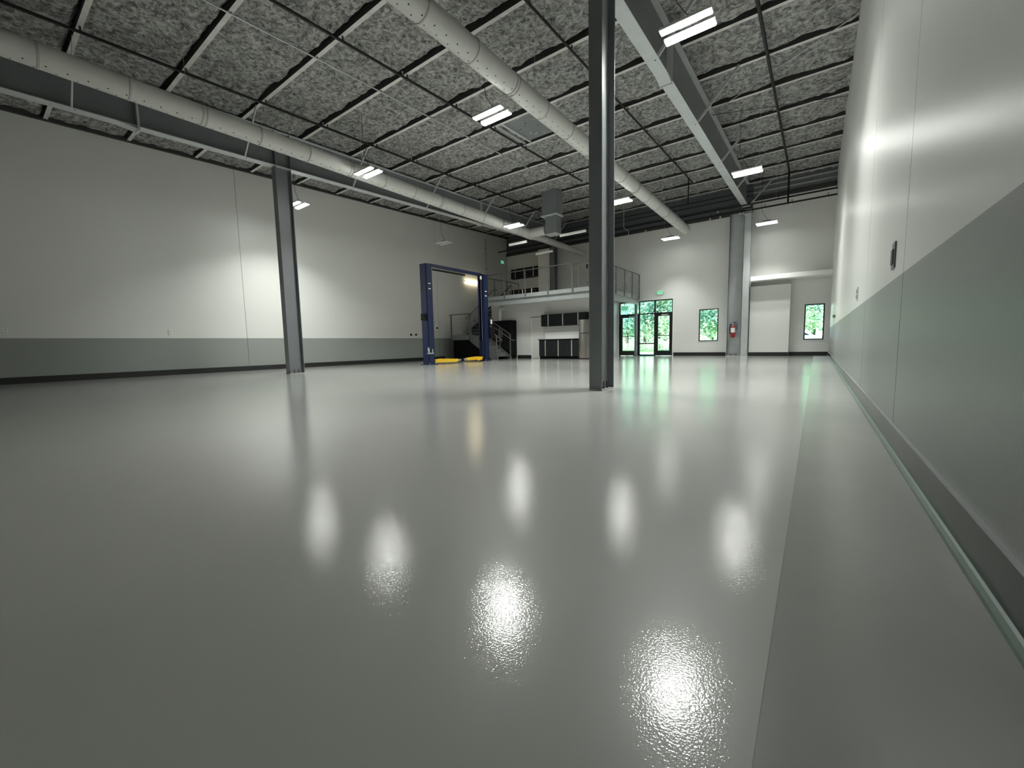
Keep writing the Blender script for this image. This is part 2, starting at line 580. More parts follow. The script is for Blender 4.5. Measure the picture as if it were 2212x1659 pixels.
i_column('grey steel I-column standing alone in front of the left wall', -12.42, 5.72, 6.15, 0.24, beam_z(5.9) + 0.006)
i_column('grey steel I-column in the middle, nearest the camera', -2.675, 5.74, 6.2, 0.207, beam_z(5.9) + 0.006)
i_column('dark steel I-column standing upstairs on the mezzanine by the wall cabinets', -12.42, 20.86, 21.2, 0.30, 6.36, 3.09)

# rear column pair: recessed I-section with the extinguisher, and a lighter flat-faced one under the roof beam
c = thing('steel_column', 'wide grey steel column at the back wall carrying the fire extinguisher', 'column', (-2.99, 21.05, 0))
MB().box(-3.27, -3.255, 20.86, 21.27, 0, 6.28).build('side_flange', M['steel'], c, bevel=0.002)
MB().box(-2.72, -2.705, 20.86, 21.27, 0, 6.28).build('side_flange', M['steel'], c, bevel=0.002)
MB().box(-3.255, -2.72, 21.05, 21.065, 0, 6.28).build('web', M['steel_l'], c)
MB().box(-3.28, -2.70, 20.85, 21.27, 0.0005, 0.018).build('base_plate', M['steel_l'], c)
for bx in (-3.12, -3.05, -2.95, -2.88):
    MB().tube([(bx, 20.96, 0.01), (bx, 20.96, 0.12)], 0.012, 8).build('anchor_bolt', M['dark'], c)
c = thing('steel_column', 'light grey flat-faced steel column under the far end of the roof beam', 'column', (-2.56, 20.9, 0))
MB().box(-2.68, -2.43, 20.70, 20.72, 0, 6.30).build('front_flange', M['steel_l'], c, bevel=0.002)
MB().box(-2.68, -2.43, 20.90, 20.92, 0, 6.30).build('back_flange', M['steel_l'], c, bevel=0.002)
MB().box(-2.56, -2.548, 20.72, 20.90, 0, 6.30).build('web', M['steel'], c)
MB().box(-2.69, -2.42, 20.69, 20.93, 0.0005, 0.016).build('base_plate', M['steel_l'], c)


def roof_beam(label, x, w, splices, y1, braces):
    o = thing('roof_beam', label, 'beam', (x, 5.9, beam_z(5.9)))
    y0 = YF + 0.02
    top = lambda y: roof(y) - 0.012
    def seg(a, b_, za, zb, name, m_, x0, x1):
        MB().hexa([(x0, a, za(a)), (x1, a, za(a)), (x1, b_, za(b_)), (x0, b_, za(b_)), (x0, a, zb(a)), (x1, a, zb(a)), (x1, b_, zb(b_)), (x0, b_, zb(b_))]).build(name, m_, o)
    ends = [y0] + splices + [y1]
    for a, b_ in zip(ends[:-1], ends[1:]):
        seg(a, b_, lambda y: beam_z(y) + 0.008, lambda y: beam_z(y) + 0.026, 'bottom_flange', M['steel_l'], x - w / 2, x + w / 2)  # paler than the web: light off the floor is put into its colour
        seg(a, b_, lambda y: beam_z(y) + 0.026, lambda y: top(y) - 0.016, 'web', M['steel'], x - 0.006, x + 0.006)
        seg(a, b_, lambda y: top(y) - 0.016, top, 'top_flange', M['steel_l'], x - w / 2, x + w / 2)
    for sp in splices:
        MB().box(x - w / 2, x + w / 2, sp - 0.02, sp + 0.02, beam_z(sp) - 0.07, top(sp) - 0.02).build('splice_plate', M['steel_l'], o)
        MB().hexa([(x - w / 2, sp - 0.35, beam_z(sp - 0.35) + 0.007), (x + w / 2, sp - 0.35, beam_z(sp - 0.35) + 0.007), (x + w / 2, sp - 0.02, beam_z(sp) - 0.05), (x - w / 2, sp - 0.02, beam_z(sp) - 0.05),
                   (x - w / 2, sp - 0.35, beam_z(sp - 0.35) + 0.02), (x + w / 2, sp - 0.35, beam_z(sp - 0.35) + 0.02), (x + w / 2, sp - 0.02, beam_z(sp) - 0.03), (x - w / 2, sp - 0.02, beam_z(sp) - 0.03)]).build('haunch_plate', M['steel_l'], o)
    for yy in (5.74, 6.16):
        MB().box(x - w / 2 + 0.01, x + w / 2 - 0.01, yy - 0.007, yy + 0.007, beam_z(yy) + 0.026, top(yy) - 0.018).build('stiffener', M['steel'], o)
    for y in braces:
        MB().bar((x + w / 2 - 0.01, y, beam_z(y) + 0.03), (x + 0.98, y, roof(y) + 0.01), 0.06, 0.03, (0, 1, 0)).build('flange_brace', M['steel_l'], o)
        MB().tube([(x + 0.05, y + 0.05, beam_z(y) + 0.004), (x + 0.05, y + 0.05, beam_z(y) + 0.009)], 0.014, 8).build('bolt_hole', M['hole'], o)
    return o


BR = [PY[k] for k in range(1, 16, 2)]
roof_beam('grey roof beam over the left column, running behind the left duct', -12.42, 0.24, [2.85, 14.6], 21.1, BR)
roof_beam('grey roof beam on the right running from centre column to back wall', -2.655, 0.235, [9.03], 20.68, BR)
# a light cap bracket where the right beam meets its rear column
MB().box(-2.69, -2.43, 20.50, 20.70, 6.05, 6.075).build('cap_bracket', M['steel_l'], [o for o in bpy.data.objects if o.name == 'roof_beam.001'][0])

# diagonal tie rods under the roof of the right bay
tag(MB().tube([(XR - 0.01, 11.0, 7.0), (-2.6, 13.15, 7.05)], 0.011, 8).build('tie_rod', M['galv'], loc=(-1.1, 12.1, 7.0)), 'thin bright tie rod slanting from the right wall to the roof beam', 'rod')
tag(MB().tube([(XR - 0.01, 14.62, 7.1), (-2.6, 13.25, 7.05)], 0.009, 8).build('tie_rod', M['dark'], loc=(-1.1, 13.9, 7.0)), 'thin dark tie rod crossing the black pipe in the right bay', 'rod')


# ------------------------------------------------------------------ ducts
def ring(b, x, z, y, r, w=0.02):
    n_ = 28
    b.tube([(x, y - w / 2, z), (x, y + w / 2, z)], r, n_)


def duct(label, x, z, r, y0, y1, phase, extra=None):
    d = thing('round_duct', label, 'duct', (x, 8.0, z))
    y = y0
    k = 0
    while y < y1 - 0.01:
        ye = min(y1, y + 1.13)
        MB().tube([(x, y, z), (x, ye, z)], r, 32, caps=(ye >= y1 or k == 0)).build('duct_section', M['duct'], d)
        if ye < y1:
            b = MB()
            ring(b, x, z, ye, r + 0.010, 0.028)
            if k % 3 == 2:
                ring(b, x, z, ye + 0.075, r + 0.010, 0.024)
            b.build('seam_band', M['seam'], d)
        if k % 4 == 1:
            MB().tube([(x - 0.02, ye - 0.2, z + r), (x - 0.02, ye - 0.2, roof(ye) + 0.05)], 0.004, 6).build('hanger_wire', M['galv'], d)
        y = ye
        k += 1
    hb = MB()
    yy = y0 + 0.1
    i = 0
    while yy < y1 - 0.2:
        for angd in (-29, 0, 29):
            a = math.radians(angd)
            off = 0.0 if angd else 0.125
            c_ = Vector((x + math.sin(a) * (r + 0.0012), yy + off, z - math.cos(a) * (r + 0.0012)))
            nrm = Vector((math.sin(a), 0, -math.cos(a)))
            tv = Vector((math.cos(a), 0, math.sin(a)))
            vs = [c_ + tv * (0.013 * math.cos(q * math.pi / 4)) + Vector((0, 1, 0)) * (0.013 * math.sin(q * math.pi / 4)) for q in range(8)]
            hb.add(vs, [tuple(range(8))])
        yy += 0.25
    hb.build('air_hole', M['hole'], d, kind='stuff')
    return d


D1X, D1Z, D2X, D2Z, DR = -10.60, 5.67, -5.0, 5.80, 0.2
d1 = duct('long round light grey duct with small holes hung along the left beam', D1X, D1Z, DR, YF + 0.1, 15.6, 0)
d2 = duct('long round light grey duct with small holes passing behind the centre column', D2X, D2Z, DR, YF + 0.1, 20.35, 0)
b = MB()
b.tube([(D1X, 15.6, D1Z), (D1X, 16.0, D1Z)], DR + 0.012, 32)
b.tube([(D1X, 15.8, D1Z), (-9.7, 15.8, D1Z)], DR, 28)
b.build('branch_tee', M['duct'], d1)
MB().tube([(D1X, 16.0, D1Z), (D1X, 16.35, D1Z)], DR + 0.02, 28, r2=0.15).build('reducer', M['duct'], d1)
MB().tube([(D1X, 16.35, D1Z), (D1X, 21.2, D1Z)], 0.15, 28).build('thin_duct_run', M['duct'], d1)
ri = MB()
ri.box(-9.75, -9.02, 15.55, 16.05, 6.22, roof(15.8) + 0.1)
ri.build('riser_upper', M['steel'], d1)
MB().box(-9.78, -8.99, 15.52, 16.08, 6.17, 6.22).build('riser_flange', M['steel_l'], d1)
MB().box(-9.60, -9.06, 15.58, 16.02, 5.44, 6.17).build('riser_lower', M['steel'], d1)
MB().box(-9.62, -9.04, 15.56, 16.04, 5.41, 5.44).build('riser_bottom', M['steel_l'], d1)


# ------------------------------------------------------------------ hanging high bay lights
def high_bay(lit, y, lamp=None):
    o = thing('high_bay_light', 'x', 'ceiling light', (0, 0, 5.4))
    zt = roof(y) + 0.09
    for s in (-1, 1):
        MB().box(-0.37, 0.37, s * 0.135 - 0.068, s * 0.135 + 0.068, 5.405, 5.445).build('housing_bar', M['housing'], o, bevel=0.006)
        MB().box(-0.355, 0.355, s * 0.135 - 0.052, s * 0.135 + 0.052, 5.388, 5.405).build('lens', (M['led_dim'] if lamp and lamp.energy < 40 else M['led']) if lit else M['lens_off'], o)
        if lit:
            ld = lamp
            lo = bpy.data.objects.new('lamp', ld)
            COL.objects.link(lo)
            lo.parent = o
            lo.location = (0, s * 0.135, -0.016)
    MB().box(-0.14, 0.14, -0.05, 0.05, 5.455, 5.52).build('driver_box', M['steel'], o, bevel=0.004)
    for s in (-1, 1):
        MB().tube([(s * 0.3, 0, 5.445), (s * 0.26, 0, zt)], 0.0025, 5).build('hanger_wire', M['galv'], o)
    MB().tube([(0.05, 0.02, 5.5), (-0.02, 0.03, 5.62), (-0.17, 0.03, 5.85), (-0.2, 0.02, 6.1), (-0.2, 0.02, zt)], 0.007, 6).build('power_cord', M['cord'], o)
    return o


LAMP = bpy.data.lights.new('lamp', 'AREA')
LAMP.shape = 'RECTANGLE'
LAMP.size, LAMP.size_y = 0.70, 0.10
LAMP.energy = LAMP_W
LAMP.spread = LAMP_SPREAD
LAMP.color = LED_COL
LAMP_BACK = LAMP.copy()          # the rear row is dimmed
LAMP_BACK.energy = LAMP_W * 0.38
LAMP_BACK.spread = math.radians(84)
LIT = [((-1.74, 6.95), 'brightly lit twin-bar light over the right bay, largest of the hanging lights'),
       ((-5.53, 6.95), 'lit twin-bar light hanging beside the middle of the right-hand duct'),
       ((-9.86, 7.0), 'lit twin-bar light hanging in front of the left duct'),
       ((-13.8, 7.05), 'lit twin-bar light hanging just behind the left column by the left wall'),
       ((-1.74, 13.62), 'lit twin-bar light beside the right roof beam, halfway to the back wall'),
       ((-5.45, 13.6), 'lit twin-bar light half hidden behind the centre column'),
       ((-9.80, 13.55), 'lit twin-bar light hanging where the left duct meets its branch'),
       ((-1.79, 19.95), 'lit twin-bar light by the back wall, right of the rear columns'),
       ((-5.53, 19.85), 'lit twin-bar light by the back wall above the glass entrance')]
protos = {}
for (x, y), lb in LIT:
    k = round(y / 6.5)
    if k not in protos:
        protos[k] = high_bay(True, y, LAMP_BACK if k == 3 else LAMP)
        protos[k].location = (x, y, 5.4)
        protos[k]['label'] = lb
        protos[k]['group'] = 'lit hanging lights'
    else:
        dup(protos[k], (x, y, 5.4), lb, 'lit hanging lights')
off = high_bay(False, 13.68)
off.location = (-13.86, 13.68, 5.4)
off['label'] = 'unlit white twin-bar light hanging above the blue car lift'

# linear light on the left wall above the stairs
o = thing('wall_light', 'warm linear light fixed to the left wall above the stairs', 'wall light', (-15.99, 17.88, 4.3))
MB().box(-16.0, -15.95, 17.28, 18.48, 4.29, 4.37).build('housing', M['housing'], o, bevel=0.004)
MB().box(-15.95, -15.90, 17.3, 18.46, 4.28, 4.375).build('lens', mat('warm_lens', (0.9, 0.88, 0.8), 0.4, emit=(1.0, 0.86, 0.55), estr=18.0), o)

# slim unlit strip lights above the mezzanine
for (x0, x1, y, z), lb in (((-10.9, -9.98, 14.7, 5.02), 'slim unlit strip light hanging below the left duct junction'),
                           ((-10.95, -10.02, 16.9, 5.0), 'slim unlit strip light over the mezzanine, below the thin duct'),
                           ((-8.4, -7.27, 14.75, 5.0), 'slim unlit strip light right of the grey duct riser')):
    o = thing('strip_light', lb, 'ceiling light', ((x0 + x1) / 2, y, z), 'slim strip lights over the mezzanine')
    MB().box(x0, x1, y - 0.04, y + 0.04, z + 0.02, z + 0.06).build('housing', M['housing'], o)
    MB().tube([(x0, y, z), (x1, y, z)], 0.035, 10).build('diffuser', M['lens_off'], o)
    for xx in (x0 + 0.2, x1 - 0.2):
        MB().tube([(xx, y, z + 0.06), (xx, y, roof(y) + 0.05)], 0.003, 5).build('hanger_wire', M['cord'], o)


# ------------------------------------------------------------------ pipes
def pipe_y(label, x, y0, y1, r, m_, heads, drop=0.10, name='sprinkler_pipe', extra=None):
    z = lambda y: roof(y) - drop
    o = thing(name, label, 'pipe', (x, y1, z(y1)))
    MB().tube([(x, y0, z(y0)), (x, y1, z(y1))], r, 10).build('pipe_run', m_, o)
    y = y0 + 0.6
    while y < y1 - 0.2 and heads:
        MB().tube([(x, y, z(y)), (x, y, z(y) + 0.09)], 0.012, 6).tube([(x, y, z(y) + 0.09), (x, y, z(y) + 0.1)], 0.025, 8).build('sprinkler_head', M['galv'] if r > 0.02 else m_, o)
        y += 3.05
    for yy in PY:
        if y0 < yy < y1:
            MB().box(x - 0.012, x + 0.012, yy + 0.02, yy + 0.05, z(yy), roof(yy)).build('pipe_hanger', M['dark'], o)
    if extra:
        extra(o, z)
    return o


YM = 19.9


def dropA(o, z):
    MB().tube([(-1.1, YM, z(YM)), (-1.1, YM, 6.05)], 0.035, 10).build('drop_pipe', M['black'], o)


pipe_y('thick black sprinkler pipe under the roof beside the right wall', -1.1, YF + 0.1, YM, 0.033, M['black'], True, extra=dropA)


def dropB(o, z):
    MB().tube([(-4.33, 17.9, z(17.9)), (-4.33, 17.9, 6.2)], 0.022, 8).build('drop_pipe', M['black'], o)


pipe_y('black sprinkler pipe between the right-hand duct and the right roof beam', -4.33, YF + 0.1, 18.6, 0.024, M['black'], True, extra=dropB)
pipe_y('black sprinkler pipe running under the middle of the roof', -7.65, YF + 0.1, 15.2, 0.029, M['black'], True)
pipe_y('black sprinkler pipe running beside the left duct', -11.0, YF + 0.1, 18.0, 0.029, M['black'], True)
pipe_y('thin bright conduit running under the roof between two sprinkler pipes', -8.6, YF + 0.1, 13.5, 0.016, M['galv'], False, drop=0.03, name='conduit')
for z, lb in ((6.26, 'upper black sprinkler main along the back wall'), (6.03, 'lower black sprinkler main along the back wall, with white heads')):
    o = thing('sprinkler_main', lb, 'pipe', (-5.0, YM, z))
    MB().tube([(-15.6 if z > 6.1 else -14.6, YM, z), (XR - 0.005, YM, z)], 0.032, 10).build('pipe_run', M['black'], o)
    xs = (-9.5, -6.7, -3.9, -3.5, -1.9, -1.0, 0.12) if z < 6.1 else (-3.6, -1.45)
    for x in xs:
        MB().tube([(x, YM, z - 0.03), (x, YM, z - 0.075)], 0.016, 8).tube([(x, YM, z - 0.075), (x, YM, z - 0.09)], 0.035, 8).build('sprinkler_head', M['plate'], o)
        MB().tube([(x + 0.03, YM, z + 0.02), (x + 0.03, YM, z + 0.13)], 0.012, 6).build('pipe_clamp', M['black'], o)

# vertical pipe at the mezzanine edge and by the left wall
o = thing('drop_conduit', 'thin vertical pipe hanging past the side of the mezzanine', 'pipe', (-7.36, 19.45, 2.6))
MB().tube([(-7.6, 19.45, 7.2), (-7.6, 19.45, 6.15), (-7.36, 19.45, 5.98), (-7.36, 19.45, 2.66), (-7.4, 19.45, 2.6), (-7.75, 19.45, 2.585)], 0.018, 8).build('pipe_run', M['galv'], o)
o = thing('riser_pipe', 'bright vertical pipe rising at the left wall behind the car lift', 'pipe', (-15.93, 19.15, 3.1))
MB().tube([(-15.93, 19.15, 3.1), (-15.93, 19.15, roof(19.15) - 0.35)], 0.035, 10).build('pipe_run', M['galv'], o)
for zz in (4.0, 5.2, 6.4):
    MB().box(-15.998, -15.885, 19.13, 19.17, zz, zz + 0.05).build('pipe_clamp', M['dark'], o)

# ------------------------------------------------------------------ mezzanine block
DZ, DF, DXR = 3.08, 16.0, -7.45      # deck top, front edge, right edge
SW = -13.75                          # stair opening edge
KW = 17.4                            # kitchen wall
mz = thing('mezzanine', 'grey steel mezzanine deck above the kitchen', 'mezzanine', (-11.0, 18.6, 2.6))
MB().box(SW, DXR, DF + 0.01, YB - 0.005, DZ - 0.10, DZ).build('deck', M['mezz'], mz)
MB().box(XL + 0.005, SW, 19.35, YB - 0.005, DZ - 0.10, DZ).build('deck_landing', M['mezz'], mz)
MB().box(SW, DXR + 0.012, DF - 0.012, DF + 0.01, DZ - 0.17, DZ + 0.012).build('edge_channel', M['mezz'], mz)
MB().box(DXR - 0.008, DXR + 0.014, DF, YB - 0.01, DZ - 0.17, DZ + 0.012).build('edge_channel', M['mezz'], mz)
MB().box(SW, DXR - 0.06, DF + 0.07, DF + 0.18, DZ - 0.43, DZ - 0.175).build('edge_beam', M['mezz'], mz)
MB().box(DXR - 0.14, DXR - 0.02, DF + 0.15, YB - 0.01, DZ - 0.43, DZ - 0.175).build('edge_beam', M['mezz'], mz)
for k in range(6):
    yy = DF + 0.3 + k * 0.22
    MB().box(SW, DXR - 0.15, yy, yy + 0.11, DZ - 0.145, DZ - 0.10).build('deck_rib', M['mezz'], mz)
MB().box(DXR - 0.15, DXR - 0.03, 21.0, 21.12, 0.02, DZ - 0.43).build('post', M['steel'], mz, bevel=0.004)
MB().box(DXR - 0.19, DXR + 0.01, 20.96, 21.16, 0.0, 0.02).build('post_base', M['steel'], mz)


def railing(label, pts_a, pts_b, posts, ztop, zbase, nrod=9, rr_=0.008):
    o = thing('guardrail', label, 'railing', ((pts_a[0] + pts_b[0]) / 2, (pts_a[1] + pts_b[1]) / 2, zbase))
    a, b_ = Vector((*pts_a, 0)), Vector((*pts_b, 0))
    MB().tube([a + Vector((0, 0, ztop)), b_ + Vector((0, 0, ztop))], 0.024, 10).build('top_rail', M['rail'], o)
    for t_ in posts:
        p = a.lerp(b_, t_)
        MB().box(p.x - 0.022, p.x + 0.022, p.y - 0.022, p.y + 0.022, zbase, ztop).build('rail_post', M['rail'], o)
    for k in range(nrod):
        z = DZ + 0.12 + k * (ztop - DZ - 0.2) / (nrod - 1)
        MB().tube([a + Vector((0, 0, z)), b_ + Vector((0, 0, z))], rr_, 6).build('rail_rod', M['rail'], o)
    return o


railing('grey guardrail along the front edge of the mezzanine', (SW + 0.04, DF - 0.04), (DXR + 0.04, DF - 0.04),
        [0.0, 0.24, 0.435, 0.63, 0.825, 0.998], DZ + 1.06, DZ - 0.16, 9, 0.0028)
railing('grey guardrail with horizontal bars along the right side of the mezzanine', (DXR + 0.045, DF), (DXR + 0.045, 21.2),
        [0.0, 0.2, 0.40, 0.60, 0.79, 0.985], DZ + 1.06, DZ - 0.16, 9)

# enclosed rooms under the deck
kb = struct('wall_kitchen', (-11.0, KW, 0))
MB().box(-14.2, -7.95, KW, KW + 0.12, 0, DZ - 0.18).build('wall_panel', M['wall'], kb)
MB().box(-8.72, -8.60, KW + 0.12, YB - 0.005, 0, DZ - 0.18).build('side_wall', M['wall'], kb)
MB().box(-14.2, -14.08, KW + 0.12, YB - 0.005, 0, DZ - 0.18).build('side_wall', M['wall'], kb)
MB().box(-12.5, -11.6, KW - 0.014, KW, 0, BH).build('baseboard_run', M['base'], kb)

# white flush door beside the kitchen
d = struct('door_2', (-11.3, KW, 0))
MB().box(-11.62, -11.56, KW - 0.035, KW, 0, 2.06).build('door_frame', M['white'], d)
MB().box(-11.62, -10.86, KW - 0.035, KW, 2.0, 2.06).build('door_frame', M['white'], d)
MB().box(-11.56, -10.9, KW - 0.03, KW, 0.01, 2.0).build('door_leaf', M['wall'], d, bevel=0.003)
MB().box(-11.60, -10.85, KW - 0.06, KW - 0.035, 2.03, 2.065).build('door_track', M['steel'], d)
MB().tube([(-10.98, KW - 0.03, 1.0), (-10.98, KW - 0.08, 1.0), (-11.08, KW - 0.08, 1.0)], 0.012, 8).build('door_handle', M['galv'], d)


# ------------------------------------------------------------------ kitchen
def cabinet(name, label, x0, x1, y0, y1, z0, z1, toe, group, mats=('cab', 'cab_d')):
    o = thing(name, label, 'cabinet', ((x0 + x1) / 2, y1, z0), group)
    MB().box(x0, x1, y0 + 0.02, y1, z0 + toe, z1).build('carcass', M[mats[1]], o)
    if toe:
        MB().box(x0, x1, y0 + 0.07, y1, z0, z0 + toe).build('toe_kick', M['cab_d'], o)
    xm = (x0 + x1) / 2
    for a, b_ in ((x0 + 0.004, xm - 0.026), (xm + 0.026, x1 - 0.004)):
        MB().box(a, b_, y0, y0 + 0.02, z0 + toe + 0.012, z1 - 0.012).build('door', M[mats[0]], o, bevel=0.003)
    MB().box(xm - 0.024, xm + 0.024, y0 - 0.006, y0 + 0.018, z0 + toe + 0.012, z1 - 0.012).build('handle_strip', M['alu'], o)
    return o


KF = 16.85
for k, lb in enumerate(('charcoal base cabinet at the left end of the kitchen, beside the white door', 'charcoal base cabinet in the middle of the kitchen run', 'charcoal base cabinet standing against the steel refrigerator')):
    x0 = -10.82 + k * 0.712
    cabinet('base_cabinet', lb, x0, x0 + 0.712, KF, KW - 0.002, 0, 0.90, 0.12, 'charcoal kitchen base cabinets')
for k, lb in enumerate(('charcoal wall cabinet at the left end of the kitchen, above the backsplash', 'charcoal wall cabinet in the middle of the kitchen upper row', 'charcoal wall cabinet partly above the steel refrigerator')):
    x0 = -10.83 + k * 0.80
    cabinet('wall_cabinet', lb, x0, x0 + 0.80, 17.08, KW - 0.002, 1.57, 2.13, 0, 'charcoal kitchen wall cabinets')
tag(MB().box(-10.86, -8.68, KF - 0.03, KW - 0.002, 0.901, 0.94).build('countertop', M['cab_d'], loc=(-9.8, 17.1, 0.9), bevel=0.004), 'thin black countertop on the kitchen base cabinets', 'countertop')
tag(MB().box(-10.78, -8.86, KW - 0.025, KW - 0.002, 0.942, 1.27).build('backsplash', mat('gloss_white', (0.9, 0.9, 0.88), 0.3), loc=(-9.8, KW, 0.94), bevel=0.003), 'white backsplash panel above the black kitchen countertop', 'backsplash')
o = thing('refrigerator', 'stainless steel top-freezer refrigerator beside the kitchen cabinets', 'refrigerator', (-8.33, 17.1, 0))
MB().box(-8.66, -8.0, KF + 0.03, KW - 0.002, 0.03, 1.78).build('cabinet_body', M['stainless'], o)
for z0, z1 in ((0.07, 1.16), (1.185, 1.775)):
    bb_ = MB()
    pts = [(-8.66 + 0.66 * i / 8, KF - 0.012 - 0.05 * math.sin(math.pi * i / 8)) for i in range(9)]
    bb_.prism(pts + [(-8.0, KF + 0.028), (-8.66, KF + 0.028)], 'z', z0, z1)
    bb_.build('door', M['stainless'], o)
MB().box(-8.65, -8.01, KF + 0.0, KF + 0.03, 1.162, 1.183).build('door_gasket', M['rubber'], o)
for z0, z1 in ((0.75, 1.13), (1.21, 1.5)):
    MB().bar((-8.08, KF - 0.055, z0), (-8.08, KF - 0.055, z1), 0.025, 0.025).build('handle', M['alu'], o)
MB().box(-8.64, -8.02, KF + 0.03, KF + 0.2, 0.0, 0.03).build('foot', M['rubber'], o)

o = thing('storage_cabinet', 'tall black cabinet with two doors behind the stair rails', 'cabinet', (-13.1, 17.1, 0))
MB().box(-13.75, -12.55, 16.87, KW - 0.002, 0.06, 1.96).build('carcass', M['cab_d'], o, bevel=0.004)
for a, b_ in ((-13.74, -13.155), (-13.145, -12.56)):
    dd = MB().box(a, b_, 16.85, 16.87, 0.09, 1.93).build('door', M['cab_d'], o, bevel=0.003)
for sx in (-1, 1):
    zc = 1.3
    MB().tube([(-13.15 + sx * 0.06, 16.845, zc - 0.2), (-13.15 + sx * 0.10, 16.80, zc - 0.1), (-13.15 + sx * 0.11, 16.79, zc), (-13.15 + sx * 0.10, 16.80, zc + 0.1), (-13.15 + sx * 0.06, 16.845, zc + 0.2)], 0.012, 8).build('handle', M['alu'], o)
for fx in (-13.7, -12.6):
    for fy in (16.92, 17.34):
        MB().box(fx - 0.03, fx + 0.03, fy - 0.03, fy + 0.03, 0, 0.06).build('foot', M['rubber'], o)
o = thing('vent_pipe', 'white vent pipe elbowing into the wall above the tall black cabinet', 'pipe', (-13.35, 17.0, 1.97))
MB().tube([(-13.35, 17.05, 1.965), (-13.35, 17.05, 2.45), (-13.35, 17.08, 2.56), (-13.35, 17.16, 2.62), (-13.35, KW, 2.63)], 0.085, 14).build('pipe_run', M['plate'], o)
MB().tube([(-13.35, KW - 0.02, 2.63), (-13.35, KW - 0.001, 2.63)], 0.12, 14).build('wall_flange', M['plate'], o)

# ------------------------------------------------------------------ upstairs fittings
for k, lb in enumerate(('black wall cabinet upstairs, next to the left wall', 'black wall cabinet upstairs, second from the left wall', 'black wall cabinet upstairs, against the boxed wall')):
    cabinet('wall_cabinet', lb, -15.50 + k * 0.67, -14.83 + k * 0.67, 21.0, YB - 0.002, 4.78, 5.36, 0, 'black upstairs wall cabinets', ('cab_d', 'cab_d'))
for k, lb in enumerate(('black base cabinet upstairs, next to the left wall', 'black base cabinet upstairs, second from the left wall', 'black base cabinet upstairs, against the boxed wall')):
    cabinet('base_cabinet', lb, -15.45 + k * 0.66, -14.79 + k * 0.66, 20.75, YB - 0.002, DZ + 0.001, DZ + 0.98, 0.1, 'black upstairs base cabinets', ('cab_d', 'cab_d'))
t2 = MB().box(-13.40, -12.62, 20.9, YB, DZ, 6.24).build('trim_2', M['white'], bevel=0.004)
t2['kind'] = 'structure'
d = struct('door_3', (-10.6, YB, DZ))
MB().box(-11.0, -10.94, YB - 0.03, YB, DZ, DZ + 2.1).build('door_frame', M['white'], d)
MB().box(-10.24, -10.18, YB - 0.03, YB, DZ, DZ + 2.1).build('door_frame', M['white'], d)
MB().box(-11.0, -10.18, YB - 0.03, YB, DZ + 2.04, DZ + 2.1).build('door_frame', M['white'], d)
MB().box(-10.94, -10.24, YB - 0.02, YB, DZ + 0.01, DZ + 2.04).build('door_leaf', M['wall'], d, bevel=0.003)
MB().tube([(-10.32, YB - 0.02, DZ + 1.0), (-10.32, YB - 0.08, DZ + 1.0), (-10.43, YB - 0.08, DZ + 1.0)], 0.014, 8).build('door_handle', M['dark'], d)
MB().box(-10.46, -10.36, YB - 0.05, YB - 0.02, DZ + 1.78, DZ + 2.0).build('door_closer', M['dark'], d)

# ------------------------------------------------------------------ staircase
st = thing('staircase', 'grey steel staircase with a landing in the left rear corner', 'staircase', (-14.0, 16.2, 0))
LZ, SY0, SY1 = 1.23, 15.6, 16.72
MB().box(-15.52, -14.2, SY0, SY1, LZ - 0.05, LZ).build('landing', M['steel'], st)
MB().box(-15.55, -14.2, SY0 - 0.012, SY0, LZ - 0.22, LZ + 0.03).build('landing_fascia', M['steel'], st)
n1 = 7
rise = LZ / n1
run = (14.2 - 12.45) / (n1 - 1)
for k in range(n1 - 1):
    z = rise * (k + 1)
    x = -12.45 - run * k
    MB().box(x - run - 0.02, x, SY0 + 0.05, SY1 - 0.05, z - 0.035, z).build('tread', M['rail'], st)
    MB().box(x - run - 0.006, x - run, SY0 + 0.05, SY1 - 0.05, z, z + rise - 0.035).build('riser', M['steel'], st)
for yy in (SY0, SY1 - 0.05):
    MB().prism([(-12.40, 0.0), (-12.75, 0.0), (-14.2, LZ - 0.30), (-14.2, LZ + 0.03), (-14.0, LZ + 0.03), (-12.40, 0.12)], 'y', yy, yy + 0.05).build('stringer', M['rail'], st)
# second flight, up along the left wall
n2 = 10
rise2 = (DZ - LZ) / n2
run2 = (19.35 - SY1) / (n2 - 1)
for k in range(n2 - 1):
    z = LZ + rise2 * (k + 1)
    y = SY1 + run2 * k
    MB().box(-15.42, -14.28, y, y + run2 + 0.02, z - 0.035, z).build('tread', M['steel'], st)
    MB().box(-15.42, -14.28, y, y + 0.006, z - rise2, z - 0.035).build('riser', M['dark'], st)
MB().prism([(SY1, LZ - 0.1), (SY1, LZ + 0.22), (19.34, DZ + 0.02), (19.34, DZ - 0.3)], 'x', -14.28, -14.23).build('stringer', M['steel'], st)
MB().prism([(SY1, LZ - 0.1), (SY1, LZ + 0.22), (19.34, DZ + 0.02), (19.34, DZ - 0.3)], 'x', -15.47, -15.42).build('stringer', M['steel'], st)
# posts and rails
RT = 2.33
for x in (-15.48, -14.22):
    MB().box(x - 0.025, x + 0.025, SY0 - 0.03, SY0 + 0.02, 0 if x < -15 else LZ - 0.2, RT).build('newel_post', M['rail'], st)
MB().box(-14.13, -14.085, SY0 - 0.03, SY0 + 0.02, 0.95, RT).build('newel_post', M['rail'], st)
MB().tube([(-15.6, SY0, RT), (-14.08, SY0, RT)], 0.024, 10).build('top_rail', M['rail'], st)
for k in range(10):
    z = LZ + 0.1 + k * (RT - LZ - 0.16) / 9
    MB().tube([(-15.48, SY0, z), (-14.22, SY0, z)], 0.006, 6).build('rail_rod', M['rail'], st)
sl = rise / run


